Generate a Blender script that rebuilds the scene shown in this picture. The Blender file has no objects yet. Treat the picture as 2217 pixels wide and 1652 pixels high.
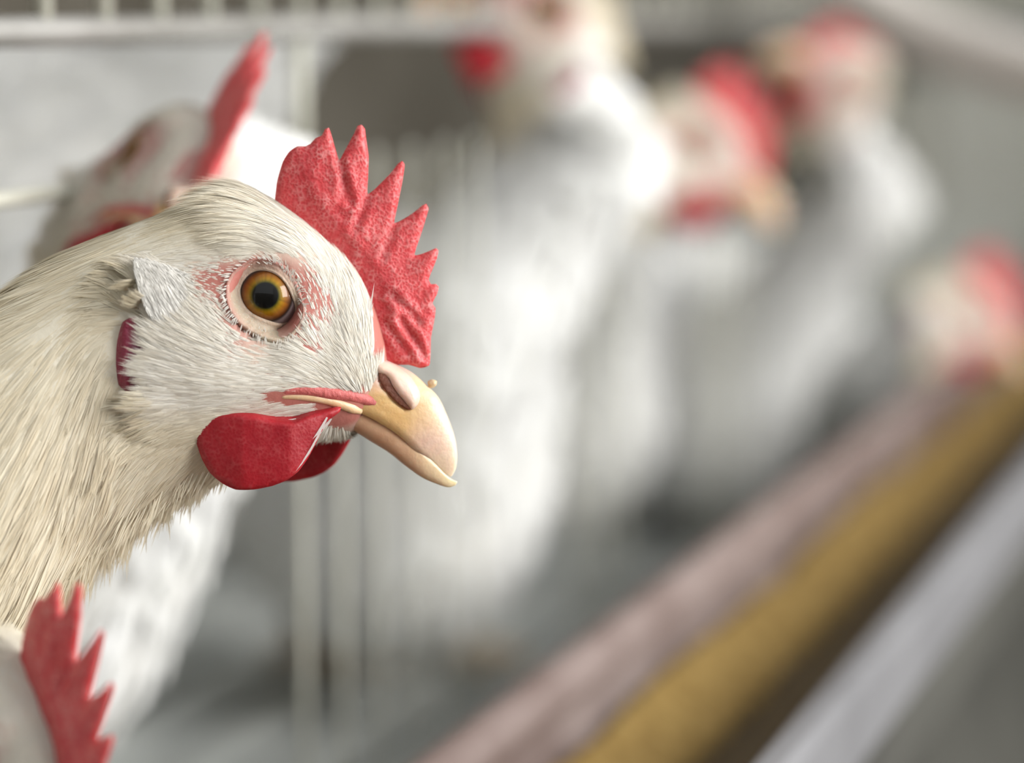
import bpy, math, random
import numpy as np
from mathutils import Vector, Matrix
from mathutils.bvhtree import BVHTree
from mathutils.geometry import delaunay_2d_cdt

random.seed(7)
rng = np.random.default_rng(7)
scene = bpy.context.scene
COL = scene.collection

# ------------------------------------------------------------------ camera
YAW, PITCH = math.radians(17.6), math.radians(-7.4)
F_PX = 100.0 / 36.0 * 2217.0
D0 = 0.617                                   # distance to the near hen's head
CAM_POS = Vector((0, 0, 1.0))
cam_data = bpy.data.cameras.new('camera')
cam_data.lens = 100.0
cam_data.sensor_width = 36.0
cam_data.clip_start = 0.02
cam_data.clip_end = 60
cam_data.dof.use_dof = True
cam_data.dof.focus_distance = D0 - 0.010
cam_data.dof.aperture_fstop = 5.2
cam = bpy.data.objects.new('camera', cam_data)
COL.objects.link(cam)
cam.matrix_world = Matrix.Translation(CAM_POS) @ Matrix.Rotation(YAW, 4, 'Z') @ Matrix.Rotation(math.pi / 2 + PITCH, 4, 'X')
scene.camera = cam
CAM = cam.matrix_world.copy()
# ------------------------------------------------------------------ world and daylight
world = bpy.data.worlds.new('daylight')
scene.world = world
world.use_nodes = True
world.node_tree.nodes['Background'].inputs[0].default_value = (0.97, 0.99, 1.0, 1)
world.node_tree.nodes['Background'].inputs[1].default_value = 0.72


def window_light(name, loc, target, sx, sy, power):
    l = bpy.data.lights.new(name, 'AREA')
    l.shape = 'RECTANGLE'
    l.size, l.size_y = sx, sy
    l.energy = power
    l.color = (1.0, 0.99, 0.97)
    o = bpy.data.objects.new(name, l)
    COL.objects.link(o)
    o.location = loc
    o.rotation_euler = (Vector(target) - Vector(loc)).to_track_quat('-Z', 'Y').to_euler()


window_light('window_daylight', (1.34, 0.30, 1.45), (-0.25, 0.65, 0.95), 0.55, 1.0, 24)
window_light('window_daylight', (1.34, 1.06, 1.45), (-0.30, 0.80, 0.90), 0.75, 1.0, 32)
vs = scene.view_settings
vs.view_transform = 'Standard'
vs.look = 'None'
vs.exposure = 0.05
vs.gamma = 1.0
vs.use_curve_mapping = False


cy = scene.cycles
cy.adaptive_threshold = 0.1
cy.adaptive_min_samples = 12
cy.max_bounces, cy.diffuse_bounces, cy.glossy_bounces, cy.transmission_bounces = 4, 3, 2, 2
world.cycles.sampling_method = 'NONE'

# ------------------------------------------------------------------ helpers
def P(px, py, d):
    """a point of the place seen in direction (px, py) at distance d along the camera axis"""
    return CAM @ Vector(((px - 1108.5) / F_PX * d, -(py - 826.0) / F_PX * d, -d))


def mesh_obj(name, verts, faces, mat, parent=None, smooth=True, cols=None):
    me = bpy.data.meshes.new(name)
    if isinstance(verts, np.ndarray):
        verts = verts.tolist()
    me.from_pydata(verts, [], faces)
    finish_mesh(me, mat, smooth, cols)
    return link(name, me, parent)


def finish_mesh(me, mat, smooth=True, cols=None):
    if smooth:
        me.polygons.foreach_set('use_smooth', np.ones(len(me.polygons), dtype=bool))
    if cols is not None:
        a = me.color_attributes.new('Col', 'FLOAT_COLOR', 'POINT')
        c = np.ones((len(me.vertices), 4), dtype=np.float32)
        c[:, :3] = cols
        a.data.foreach_set('color', c.ravel())
    me.materials.append(mat)
    me.update()


def link(name, me, parent=None):
    o = bpy.data.objects.new(name, me)
    COL.objects.link(o)
    if parent is not None:
        o.parent = parent
    return o


def empty(name, loc):
    o = bpy.data.objects.new(name, None)
    o.location = loc
    o.empty_display_size = 0.05
    COL.objects.link(o)
    return o


def tag(o, label=None, cat=None, group=None, kind=None):
    if label: o['label'] = label
    if cat: o['category'] = cat
    if group: o['group'] = group
    if kind: o['kind'] = kind
    return o


def catmull(pts, n_out):
    """smooth resampling of an (n,k) array at n_out evenly spaced parameters"""
    p = np.asarray(pts, float)
    n = len(p)
    ext = np.vstack([2 * p[0] - p[1], p, 2 * p[-1] - p[-2]])
    u = np.linspace(0, n - 1, n_out)
    i = np.minimum(u.astype(int), n - 2)
    t = (u - i)[:, None]
    p0, p1, p2, p3 = ext[i], ext[i + 1], ext[i + 2], ext[i + 3]
    return 0.5 * ((2 * p1) + (-p0 + p2) * t + (2 * p0 - 5 * p1 + 4 * p2 - p3) * t ** 2 + (-p0 + 3 * p1 - 3 * p2 + p3) * t ** 3)


def ring_faces(n_sec, n_ring, caps=True):
    f = []
    for i in range(n_sec - 1):
        for j in range(n_ring):
            k = (j + 1) % n_ring
            f.append((i * n_ring + j, i * n_ring + k, (i + 1) * n_ring + k, (i + 1) * n_ring + j))
    if caps:
        f.append(tuple(range(n_ring - 1, -1, -1)))
        f.append(tuple((n_sec - 1) * n_ring + j for j in range(n_ring)))
    return f


def tube(path, radii, n=8, squash=1.0):
    """verts, faces of a tube through 3-D points"""
    path = np.asarray(path, float)
    m = len(path)
    r = np.full(m, radii) if np.isscalar(radii) else np.asarray(radii, float)
    vs_, up = [], None
    for i in range(m):
        t = path[min(i + 1, m - 1)] - path[max(i - 1, 0)]
        t = t / np.linalg.norm(t)
        if up is None:
            h = np.array([0, 0, 1.0]) if abs(t[2]) < 0.9 else np.array([0, 1.0, 0])
            up = np.cross(t, np.cross(h, t))
        up = up - t * np.dot(up, t)
        up /= np.linalg.norm(up)
        sd = np.cross(t, up)
        for j in range(n):
            a = 2 * math.pi * j / n
            vs_.append(path[i] + r[i] * (up * math.cos(a) + sd * squash * math.sin(a)))
    return np.array(vs_), ring_faces(m, n)


def box_geo(lo, hi, bevel=0.0):
    x0, y0, z0 = lo
    x1, y1, z1 = hi
    b = bevel
    if b <= 0:
        v = [(x0, y0, z0), (x1, y0, z0), (x1, y1, z0), (x0, y1, z0), (x0, y0, z1), (x1, y0, z1), (x1, y1, z1), (x0, y1, z1)]
        f = [(0, 3, 2, 1), (4, 5, 6, 7), (0, 1, 5, 4), (1, 2, 6, 5), (2, 3, 7, 6), (3, 0, 4, 7)]
        return v, f
    prof = [(x0 + b, z0), (x1 - b, z0), (x1, z0 + b), (x1, z1 - b), (x1 - b, z1), (x0 + b, z1), (x0, z1 - b), (x0, z0 + b)]
    v = [(p[0], y0, p[1]) for p in prof] + [(p[0], y1, p[1]) for p in prof]
    f = [(j, (j + 1) % 8, 8 + (j + 1) % 8, 8 + j) for j in range(8)]
    f += [tuple(range(7, -1, -1)), tuple(range(8, 16))]
    return v, f


# ------------------------------------------------------------------ materials
def new_mat(name):
    m = bpy.data.materials.new(name)
    m.use_nodes = True
    nt = m.node_tree
    return m, nt, nt.nodes['Principled BSDF']


def node(nt, kind, **kw):
    n = nt.nodes.new(kind)
    for k, v in kw.items():
        if k in n.inputs.keys() if isinstance(k, str) else False:
            n.inputs[k].default_value = v
        else:
            setattr(n, k, v)
    return n


def obj_noise(nt, scale, detail=3.0, rough=0.5):
    tc = nt.nodes.new('ShaderNodeTexCoord')
    n = nt.nodes.new('ShaderNodeTexNoise')
    n.inputs['Scale'].default_value = scale
    n.inputs['Detail'].default_value = detail
    n.inputs['Roughness'].default_value = rough
    nt.links.new(tc.outputs['Object'], n.inputs['Vector'])
    return n


def ramp(nt, src, stops):
    r = nt.nodes.new('ShaderNodeValToRGB')
    e = r.color_ramp.elements
    e[0].position, e[0].color = stops[0][0], (*stops[0][1], 1)
    e[1].position, e[1].color = stops[-1][0], (*stops[-1][1], 1)
    for p, c in stops[1:-1]:
        x = e.new(p)
        x.color = (*c, 1)
    nt.links.new(src, r.inputs['Fac'])
    return r


def bump(nt, src, dist, strength=1.0, normal=None):
    b = nt.nodes.new('ShaderNodeBump')
    b.inputs['Distance'].default_value = dist
    b.inputs['Strength'].default_value = strength
    nt.links.new(src, b.inputs['Height'])
    if normal is not None:
        nt.links.new(normal, b.inputs['Normal'])
    return b


def attr_col(nt):
    a = nt.nodes.new('ShaderNodeAttribute')
    a.attribute_name = 'Col'
    return a


def mat_feather(name, translucency=0.25, relief=0.0):
    m, nt, bs = new_mat(name)
    a = attr_col(nt)
    nt.links.new(a.outputs['Color'], bs.inputs['Base Color'])
    bs.inputs['Roughness'].default_value = 0.55
    bs.inputs['Specular IOR Level'].default_value = 0.35
    bn = obj_noise(nt, 700, 3)
    bb_ = bump(nt, bn.outputs['Fac'], 0.0004, relief)
    if relief:
        nt.links.new(bb_.outputs[0], bs.inputs['Normal'])
    tr = nt.nodes.new('ShaderNodeBsdfTranslucent')
    nt.links.new(a.outputs['Color'], tr.inputs['Color'])
    mx = nt.nodes.new('ShaderNodeMixShader')
    mx.inputs[0].default_value = translucency
    nt.links.new(bs.outputs[0], mx.inputs[1])
    nt.links.new(tr.outputs[0], mx.inputs[2])
    nt.links.new(mx.outputs[0], nt.nodes['Material Output'].inputs['Surface'])
    return m


def mat_skin(name, rough=0.5, sss=0.25, bump_scale=900, bump_dist=0.0002):
    m, nt, bs = new_mat(name)
    a = attr_col(nt)
    nt.links.new(a.outputs['Color'], bs.inputs['Base Color'])
    bs.inputs['Roughness'].default_value = rough
    bs.inputs['Subsurface Weight'].default_value = sss
    bs.inputs['Subsurface Radius'].default_value = (1, 0.35, 0.2)
    bs.inputs['Subsurface Scale'].default_value = 0.002
    n = obj_noise(nt, bump_scale, 3)
    b = bump(nt, n.outputs['Fac'], bump_dist)
    nt.links.new(b.outputs[0], bs.inputs['Normal'])
    return m


def mat_comb(name, deep, light, fleck, fleck_amt, relief=1.0):
    """red wrinkled skin covered with fine pale papillae"""
    m, nt, bs = new_mat(name)
    tc = nt.nodes.new('ShaderNodeTexCoord')
    big = nt.nodes.new('ShaderNodeTexNoise')
    big.inputs['Scale'].default_value = 110
    big.inputs['Detail'].default_value = 3
    nt.links.new(tc.outputs['Object'], big.inputs['Vector'])
    base = ramp(nt, big.outputs['Fac'], [(0.3, deep), (0.72, light)])
    warp = nt.nodes.new('ShaderNodeTexNoise')
    warp.inputs['Scale'].default_value = 700
    nt.links.new(tc.outputs['Object'], warp.inputs['Vector'])
    vadd = nt.nodes.new('ShaderNodeVectorMath')
    vadd.operation = 'MULTIPLY_ADD'
    vadd.inputs[1].default_value = (0.0009,) * 3
    nt.links.new(warp.outputs['Color'], vadd.inputs[0])
    nt.links.new(tc.outputs['Object'], vadd.inputs[2])
    vo = nt.nodes.new('ShaderNodeTexVoronoi')
    vo.inputs['Scale'].default_value = 1500
    nt.links.new(vadd.outputs[0], vo.inputs['Vector'])
    fine = nt.nodes.new('ShaderNodeTexNoise')
    fine.inputs['Scale'].default_value = 330
    fine.inputs['Detail'].default_value = 4
    nt.links.new(tc.outputs['Object'], fine.inputs['Vector'])
    # pale net between the papillae, stronger in patches
    edge = ramp(nt, vo.outputs['Distance'], [(0.30, (0, 0, 0)), (0.75, (1, 1, 1))])
    patch = ramp(nt, fine.outputs['Fac'], [(0.38, (0.12, 0.12, 0.12)), (0.66, (1, 1, 1))])
    mul = nt.nodes.new('ShaderNodeMath')
    mul.operation = 'MULTIPLY'
    nt.links.new(edge.outputs[0], mul.inputs[0])
    nt.links.new(patch.outputs[0], mul.inputs[1])
    amt = nt.nodes.new('ShaderNodeMath')
    amt.operation = 'MULTIPLY'
    amt.inputs[1].default_value = fleck_amt
    nt.links.new(mul.outputs[0], amt.inputs[0])
    mix = nt.nodes.new('ShaderNodeMixRGB')
    mix.inputs[2].default_value = (*fleck, 1)
    nt.links.new(amt.outputs[0], mix.inputs[0])
    nt.links.new(base.outputs[0], mix.inputs[1])
    nt.links.new(mix.outputs[0], bs.inputs['Base Color'])
    bs.inputs['Roughness'].default_value = 0.48
    bs.inputs['Specular IOR Level'].default_value = 0.4
    bs.inputs['Subsurface Weight'].default_value = 0.35
    bs.inputs['Subsurface Radius'].default_value = (1, 0.2, 0.15)
    bs.inputs['Subsurface Scale'].default_value = 0.0025
    b1 = bump(nt, fine.outputs['Fac'], 0.0008, 0.5 * relief)
    b2 = bump(nt, vo.outputs['Distance'], 0.00035, 0.42 * relief, b1.outputs[0])
    nt.links.new(b2.outputs[0], bs.inputs['Normal'])
    return m


def mat_noise(name, c0, c1, scale, rough=0.6, metallic=0.0, bumpd=0.0, detail=4, stretch=None):
    m, nt, bs = new_mat(name)
    n = obj_noise(nt, scale, detail)
    if stretch:
        mp = nt.nodes.new('ShaderNodeMapping')
        mp.inputs['Scale'].default_value = stretch
        tc = nt.nodes.new('ShaderNodeTexCoord')
        nt.links.new(tc.outputs['Object'], mp.inputs['Vector'])
        nt.links.new(mp.outputs[0], n.inputs['Vector'])
    r = ramp(nt, n.outputs['Fac'], [(0.3, c0), (0.7, c1)])
    nt.links.new(r.outputs[0], bs.inputs['Base Color'])
    bs.inputs['Roughness'].default_value = rough
    bs.inputs['Metallic'].default_value = metallic
    if bumpd:
        b = bump(nt, n.outputs['Fac'], bumpd)
        nt.links.new(b.outputs[0], bs.inputs['Normal'])
    return m


def mat_beak(name):
    m, nt, bs = new_mat(name)
    a = attr_col(nt)
    n = obj_noise(nt, 260, 4)
    mix = nt.nodes.new('ShaderNodeMixRGB')
    mix.blend_type = 'MULTIPLY'
    mix.inputs[0].default_value = 0.35
    r = ramp(nt, n.outputs['Fac'], [(0.35, (0.82, 0.72, 0.62)), (0.6, (1, 1, 1))])
    nt.links.new(a.outputs['Color'], mix.inputs[1])
    nt.links.new(r.outputs[0], mix.inputs[2])
    nt.links.new(mix.outputs[0], bs.inputs['Base Color'])
    bs.inputs['Roughness'].default_value = 0.36
    bs.inputs['Subsurface Weight'].default_value = 0.4
    bs.inputs['Subsurface Radius'].default_value = (1, 0.6, 0.35)
    bs.inputs['Subsurface Scale'].default_value = 0.003
    n2 = obj_noise(nt, 900, 3)
    b = bump(nt, n2.outputs['Fac'], 0.00012)
    nt.links.new(b.outputs[0], bs.inputs['Normal'])
    return m


def mat_eye(name):
    m, nt, bs = new_mat(name)
    a = attr_col(nt)
    nt.links.new(a.outputs['Color'], bs.inputs['Base Color'])
    bs.inputs['Roughness'].default_value = 0.35
    bs.inputs['Specular IOR Level'].default_value = 0.2
    bs.inputs['Coat Weight'].default_value = 1.0
    bs.inputs['Coat IOR'].default_value = 1.36
    bs.inputs['Coat Roughness'].default_value = 0.015
    return m


M_FEATHER = mat_feather('white_feather', 0.2)
M_BODY = mat_feather('plumage_ground', 0.0, 0.3)
M_COMB = mat_comb('comb_red', (0.56, 0.035, 0.045), (0.68, 0.075, 0.08), (0.88, 0.46, 0.44), 0.46)
M_WATTLE = mat_comb('wattle_red', (0.31, 0.004, 0.012), (0.37, 0.010, 0.018), (0.70, 0.20, 0.20), 0.16, 0.35)
M_SKIN = mat_skin('bare_skin', 0.6, 0.25, 600, 0.0005)
M_LOBE = mat_skin('earlobe_skin', 0.3, 0.2, 500, 0.0008)
M_BEAK = mat_beak('horn')
M_EYE = mat_eye('eye')
M_LEG = mat_noise('leg_scale', (0.50, 0.40, 0.28), (0.62, 0.52, 0.40), 300, 0.6, bumpd=0.0005)
M_BAR = mat_noise('cream_coated_wire', (0.50, 0.50, 0.42), (0.66, 0.65, 0.56), 40, 0.5)
M_RAIL = mat_noise('dull_galvanised_steel', (0.22, 0.21, 0.19), (0.34, 0.33, 0.31), 25, 0.6, 0.2)
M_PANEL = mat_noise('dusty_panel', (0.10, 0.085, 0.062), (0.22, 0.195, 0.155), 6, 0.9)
M_SLAT = mat_noise('grey_slat', (0.42, 0.44, 0.42), (0.58, 0.60, 0.57), 20, 0.8)
M_TROUGH_IN = mat_noise('stained_trough', (0.14, 0.09, 0.075), (0.30, 0.235, 0.215), 18, 0.7)
M_TROUGH_LIP = mat_noise('pale_trough_lip', (0.17, 0.167, 0.174), (0.23, 0.227, 0.236), 10, 0.5)
M_FEED = mat_noise('grain_feed', (0.20, 0.115, 0.022), (0.44, 0.29, 0.09), 140, 0.95, bumpd=0.002)
M_FEED_DARK = mat_noise('dark_feed_mash', (0.045, 0.026, 0.004), (0.10, 0.06, 0.012), 140, 0.8, bumpd=0.002)
M_SHEET = mat_noise('grey_sheet', (0.055, 0.053, 0.046), (0.12, 0.117, 0.10), 9, 0.75)
M_FLOOR = mat_noise('concrete', (0.20, 0.20, 0.19), (0.30, 0.30, 0.28), 5, 0.9)
M_WALL = mat_noise('whitewash', (0.6, 0.6, 0.57), (0.7, 0.7, 0.67), 4, 0.9)
M_HOSE = mat_noise('pale_plastic', (0.62, 0.57, 0.53), (0.70, 0.65, 0.60), 12, 0.4)

# ------------------------------------------------------------------ the setting
CAGE_X, CAGE_FLOOR = -0.34, 0.70


def struct(name, v, f, mat):
    o = mesh_obj(name, v, f, mat, smooth=False)
    o['kind'] = 'structure'
    return o


struct('floor', *box_geo((-1.02, -1.46, -0.05), (1.46, 6.05, 0.0)), M_FLOOR)
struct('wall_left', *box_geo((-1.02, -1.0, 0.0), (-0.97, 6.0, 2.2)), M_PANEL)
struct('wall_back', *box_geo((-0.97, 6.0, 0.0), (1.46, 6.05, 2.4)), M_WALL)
struct('added_wall_front', *box_geo((-1.02, -1.46, 0.0), (1.46, -1.4, 1.5)), M_PANEL)  # unseen, added behind the camera to cut ambient light and darken eye reflections
# aisle-side wall with two tall window openings that let the daylight in
wv, wf = [], []
for lo, hi in (((1.4, -1.4, 0.0), (1.46, 6.0, 0.90)), ((1.4, -1.4, 2.05), (1.46, 6.0, 2.4)), ((1.4, -1.4, 0.90), (1.46, -0.02, 2.05)), ((1.4, 0.62, 0.90), (1.46, 0.74, 2.05)),
               ((1.4, 1.56, 0.90), (1.46, 6.0, 2.05))):
    v, f = box_geo(lo, hi)
    wf += [tuple(i + len(wv) for i in q) for q in f]
    wv += v
struct('wall_right', wv, wf, M_WALL)

# ------------------------------------------------------------------ canonical hen head (px of the near hen; s = towards its right side)
S = D0 / F_PX


def loc3(x, y, s):
    """canonical head coordinates -> metres in the head's own frame (x beak-ward, y left, z up)"""
    return np.stack([(np.asarray(x, float) - 600) * S, -np.asarray(s, float) * S, -(np.asarray(y, float) - 750) * S], -1)


HEAD_ST = [  # top point, bottom point, half width
    ((838, 775), (822, 865), 26), ((832, 735), (800, 905), 52), ((812, 668), (768, 935), 84), ((772, 592), (712, 948), 112),
    ((700, 514), (640, 962), 138), ((622, 452), (556, 998), 152), ((545, 414), (478, 1042), 160)]
NAPE_ST = [((452, 438), (398, 1010), 162), ((350, 520), (345, 960), 158)]
NECK_ST = [
    ((450, 428), (390, 1088), 164), ((330, 470), (300, 1145), 172), ((200, 522), (215, 1212), 190), ((80, 592), (140, 1295), 222),
    ((-60, 682), (50, 1390), 262), ((-250, 800), (-90, 1540), 320), ((-520, 880), (-330, 1700), 420), ((-900, 780), (-720, 1880), 560),
    ((-1500, 580), (-1450, 1960), 680), ((-2200, 560), (-2100, 1800), 600), ((-2800, 540), (-2700, 1300), 350), ((-3250, 400), (-3180, 700), 130),
    ((-3330, 460), (-3310, 540), 40)]
EYE = (587.0, 644.0)


def edge_x(y):      # rear edge of the cheek feathers, which stand proud of the neck
    return np.interp(y, [540, 575, 640, 700, 760, 820, 900, 960], [330, 322, 335, 345, 345, 338, 350, 380])


def head_relief(x, y):
    g = lambda cx, cy, sx, sy: np.exp(-((x - cx) / sx) ** 2 - ((y - cy) / sy) ** 2)
    d = 16 * g(430, 770, 120, 130) + 16 * g(640, 530, 120, 34) - 20 * g(588, 650, 85, 85) - 12 * g(725, 690, 45, 90)
    d += 10 * g(560, 840, 130, 40)
    u, v = (x - 586) * 0.97 - (y - 654) * 0.25, (x - 586) * 0.25 + (y - 654) * 0.97
    r = np.sqrt((u / 74) ** 2 + (v / 86) ** 2)
    d -= 60 * np.clip((1.0 - r) / 0.35, 0, 1)
    ex = edge_x(y)
    win = np.clip((y - 545) / 60, 0, 1) * np.clip((960 - y) / 80, 0, 1)
    d += win * np.where(x > ex, 20 * np.exp(-(x - ex) / 110), -16 * np.exp(-(ex - x) / 60))
    return d


def loft_px(stations, n_sec, n_ring, relief=True):
    arr = np.array([[t[0], t[1], b[0], b[1], w] for t, b, w in stations], float)
    a = catmull(arr, n_sec)
    th = np.linspace(0, 2 * math.pi, n_ring, endpoint=False)
    c, s = np.cos(th), np.sin(th)
    cs = np.sign(c) * np.abs(c) ** 0.95
    ss = np.sign(s) * np.abs(s) ** 0.88
    cx, cy = (a[:, 0] + a[:, 2]) / 2, (a[:, 1] + a[:, 3]) / 2
    hx, hy = (a[:, 0] - a[:, 2]) / 2, (a[:, 1] - a[:, 3]) / 2
    X = cx[:, None] + hx[:, None] * cs
    Y = cy[:, None] + hy[:, None] * cs
    Sd = a[:, 4][:, None] * ss
    if relief:
        Sd = Sd + np.sign(ss) * np.abs(ss) ** 1.5 * head_relief(X, Y)
    return X, Y, Sd


def skin_colour(x, y):
    """ground under the feathers: pink bare skin about the eye, lores and gape; cream down elsewhere"""
    g = lambda cx, cy, sx, sy: np.exp(-((x - cx) / sx) ** 2 - ((y - cy) / sy) ** 2)
    pink = np.clip(1.3 * g(590, 640, 95, 90) + 1.1 * g(480, 615, 60, 40) + 1.3 * g(705, 690, 55, 110) + 1.2 * g(740, 800, 90, 70) +
                   1.2 * g(680, 870, 90, 35) + 0.9 * g(560, 840, 120, 40) + 0.7 * g(480, 740, 80, 60) + 1.3 * g(815, 715, 30, 90) + 1.2 * g(735, 895, 60, 40), 0, 1)[..., None]
    return np.array([0.74, 0.68, 0.55]) * (1 - pink) + np.array([0.44, 0.155, 0.125]) * pink


# ---- near hen's body in canonical px, kept for ray casts
NS, NR = 190, 120
BX, BY, BS = loft_px(HEAD_ST + NECK_ST, NS, NR)
body_px = np.stack([BX, BY, BS], -1).reshape(-1, 3)
body_faces = ring_faces(NS, NR)
BVH = BVHTree.FromPolygons([tuple(v) for v in body_px], body_faces)


def surf(x, y, side=1):
    h = BVH.ray_cast(Vector((x, y, 2000.0 * side)), Vector((0, 0, -1.0 * side)))
    return h[0].z if h[0] is not None else 0.0


# ---- flat fleshy shapes (comb, wattles, lobes): outline, thickness growing inwards
def resample(outline, step):
    o = np.asarray(outline, float)
    n = len(o)
    out = []
    for i in range(n):
        p0, p1, p2, p3 = o[i - 1], o[i], o[(i + 1) % n], o[(i + 2) % n]
        k = max(1, int(np.linalg.norm(p2 - p1) / step))
        for q in range(k):
            t = q / k
            c = 0.5 * ((2 * p1) + (-p0 + p2) * t + (2 * p0 - 5 * p1 + 4 * p2 - p3) * t * t + (-p0 + 3 * p1 - 3 * p2 + p3) * t ** 3)
            out.append(0.6 * c + 0.4 * (p1 + (p2 - p1) * t))
    return np.array(out)


def seg_dist(pts, loop):
    a, b = loop, np.roll(loop, -1, 0)
    ab = b - a
    d = np.full(len(pts), 1e9)
    for i in range(0, len(pts), 500):
        p = pts[i:i + 500, None, :]
        t = np.clip(((p - a) * ab).sum(-1) / ((ab ** 2).sum(-1) + 1e-9), 0, 1)
        d[i:i + 500] = np.sqrt((((a + ab * t[..., None]) - p) ** 2).sum(-1)).min(1)
    return d


def inflate(outline, step, thick, centre):
    loop = resample(outline, step)
    n = len(loop)
    lo, hi = loop.min(0), loop.max(0)
    gx, gy = np.meshgrid(np.arange(lo[0], hi[0], step), np.arange(lo[1], hi[1], step * 0.87))
    gx = gx + (np.arange(gx.shape[0]) % 2)[:, None] * step * 0.5
    g = np.stack([gx.ravel(), gy.ravel()], -1)
    inside = np.zeros(len(g), bool)
    j = n - 1
    for i in range(n):
        xi, yi, xj, yj = loop[i, 0], loop[i, 1], loop[j, 0], loop[j, 1]
        cross = ((yi > g[:, 1]) != (yj > g[:, 1])) & (g[:, 0] < (xj - xi) * (g[:, 1] - yi) / (yj - yi + 1e-12) + xi)
        inside ^= cross
        j = i
    g = g[inside]
    g = g[seg_dist(g, loop) > step * 0.6]
    allp = np.vstack([loop, g])
    res = delaunay_2d_cdt([Vector(p) for p in allp], [], [list(range(n))], 1, 1e-5)
    vv = np.array([[p.x, p.y] for p in res[0]])
    tris = [tuple(f) for f in res[2]]
    d = seg_dist(vv, loop)
    t = thick(d, vv[:, 0], vv[:, 1])
    t = np.where(d < 1e-3, 0.6, t)
    c = centre(vv[:, 0], vv[:, 1])
    m = len(vv)
    pts = np.vstack([np.column_stack([vv, c + t]), np.column_stack([vv, c - t])])
    faces = [f for f in tris] + [(f[2] + m, f[1] + m, f[0] + m) for f in tris]
    # close the rim
    from collections import Counter
    cnt = Counter()
    for f in tris:
        for q in range(3):
            cnt[(f[q], f[(q + 1) % 3])] += 1
    for (a, b) in list(cnt):
        if (b, a) not in cnt:
            faces.append((b, a, a + m, b + m))
    return pts, faces


def smooth_noise(x, y, sc, seed=0):
    r = np.random.default_rng(seed)
    out = 0
    for k in range(5):
        a, ph = r.uniform(0, 2 * math.pi), r.uniform(0, 6.28)
        f = sc * r.uniform(0.6, 1.5)
        out = out + np.sin((x * math.cos(a) + y * math.sin(a)) * f + ph)
    return out / 5


COMB_OUT = [(599, 398), (604, 377), (613, 349), (627, 328), (644, 317), (662, 317), (672, 312), (683, 300), (697, 294), (704, 280), (712, 277),
            (718, 293), (725, 317), (735, 347), (746, 328), (757, 308), (767, 289), (774, 273), (782, 270), (790, 279), (793, 303), (798, 338),
            (797, 380), (796, 420), (813, 408), (830, 391), (848, 372), (862, 354), (871, 348), (876, 356), (872, 387), (865, 423), (858, 458),
            (854, 483), (876, 473), (897, 459), (915, 444), (923, 441), (928, 451), (918, 486), (908, 517), (897, 552), (915, 549), (932, 542),
            (944, 537), (949, 542), (946, 559), (936, 584), (928, 605), (932, 615), (944, 615), (950, 621), (946, 637), (936, 657), (943, 667),
            (941, 689), (937, 710), (933, 731), (932, 767), (929, 791), (911, 797), (885, 790), (850, 790), (815, 780), (790, 740), (772, 680),
            (745, 625), (690, 560), (630, 500), (596, 450)]


def comb_thick(d, x, y):
    t = 8 * np.sqrt(np.minimum(d, 11) / 11) + 17 * np.clip(d / 110, 0, 1)
    t = t + np.clip(d / 12, 0, 1) * 2.2 * smooth_noise(x, y, 0.07, 3)
    # furrows from the notches between the points, wrinkles at the front
    for (ax, ay), (bx, by), dep in (((736, 350), (760, 440), 5), ((796, 424), (770, 500), 4), ((854, 486), (830, 560), 3), ((745, 390), (742, 430), 4),
                                    ((868, 690), (921, 775), 7), ((850, 640), (905, 700), 5), ((835, 700), (890, 770), 4)):
        ab = np.array([bx - ax, by - ay], float)
        q = np.clip(((x - ax) * ab[0] + (y - ay) * ab[1]) / (ab @ ab), 0, 1)
        r = np.hypot(x - ax - q * ab[0], y - ay - q * ab[1])
        t = t - np.clip(d / 10, 0, 1) * dep * np.exp(-(r / 9) ** 2) + np.clip(d / 10, 0, 1) * 0.5 * dep * np.exp(-((r - 17) / 9) ** 2)
    return np.maximum(t, 1.0)


WATTLE_OUT = [(437, 916), (450, 880), (490, 855), (560, 850), (640, 850), (700, 850), (742, 868), (742, 890), (714, 912), (704, 933), (690, 962),
              (674, 991), (655, 1017), (631, 1035), (602, 1047), (562, 1055), (524, 1055), (495, 1042), (469, 1020), (452, 991), (440, 956)]
LOBE_OUT = [(290, 700), (318, 690), (345, 712), (358, 760), (352, 810), (330, 842), (300, 848), (280, 832), (274, 790), (278, 740)]


def wattle_geo(side, dx=0, dy=0):
    def th(d, x, y):
        return 4 + 11 * np.clip(d / 55, 0, 1) ** 0.7 + np.clip(d / 10, 0, 1) * 1.2 * smooth_noise(x, y, 0.08, 5)

    def ce(x, y):
        hang = np.clip((y - 880) / 170, 0, 1)
        ym = np.interp(x, [437, 452, 481, 521, 562, 608, 645, 674, 742], [904, 899, 893, 891, 895, 907, 910, 897, 878])
        out = np.clip((y - ym + 12) / 20, 0, 1)
        out = out * out * (3 - 2 * out)
        return side * (98 + 46 * out - 0.10 * np.abs(x - 540) - 6 * hang - 0.22 * np.clip(x - 640, 0, 200))
    pts, f = inflate(WATTLE_OUT, 7, th, ce)
    pts[:, 0] += dx
    pts[:, 1] += dy
    return pts, f


def lobe_geo(side):
    s0 = surf(312, 770, side) * side
    def th(d, x, y):
        ridge = np.exp(-((x - 296 - 0.06 * (y - 770)) / 9) ** 2)
        return 2 + 12 * np.clip(d / 24, 0, 1) ** 0.6 + 5 * ridge * np.clip(d / 8, 0, 1) + np.clip(d / 8, 0, 1) * 2 * smooth_noise(x, y, 0.12, 9)
    return inflate(LOBE_OUT, 6, th, lambda x, y: side * (s0 + 4 + 0 * x))


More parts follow.
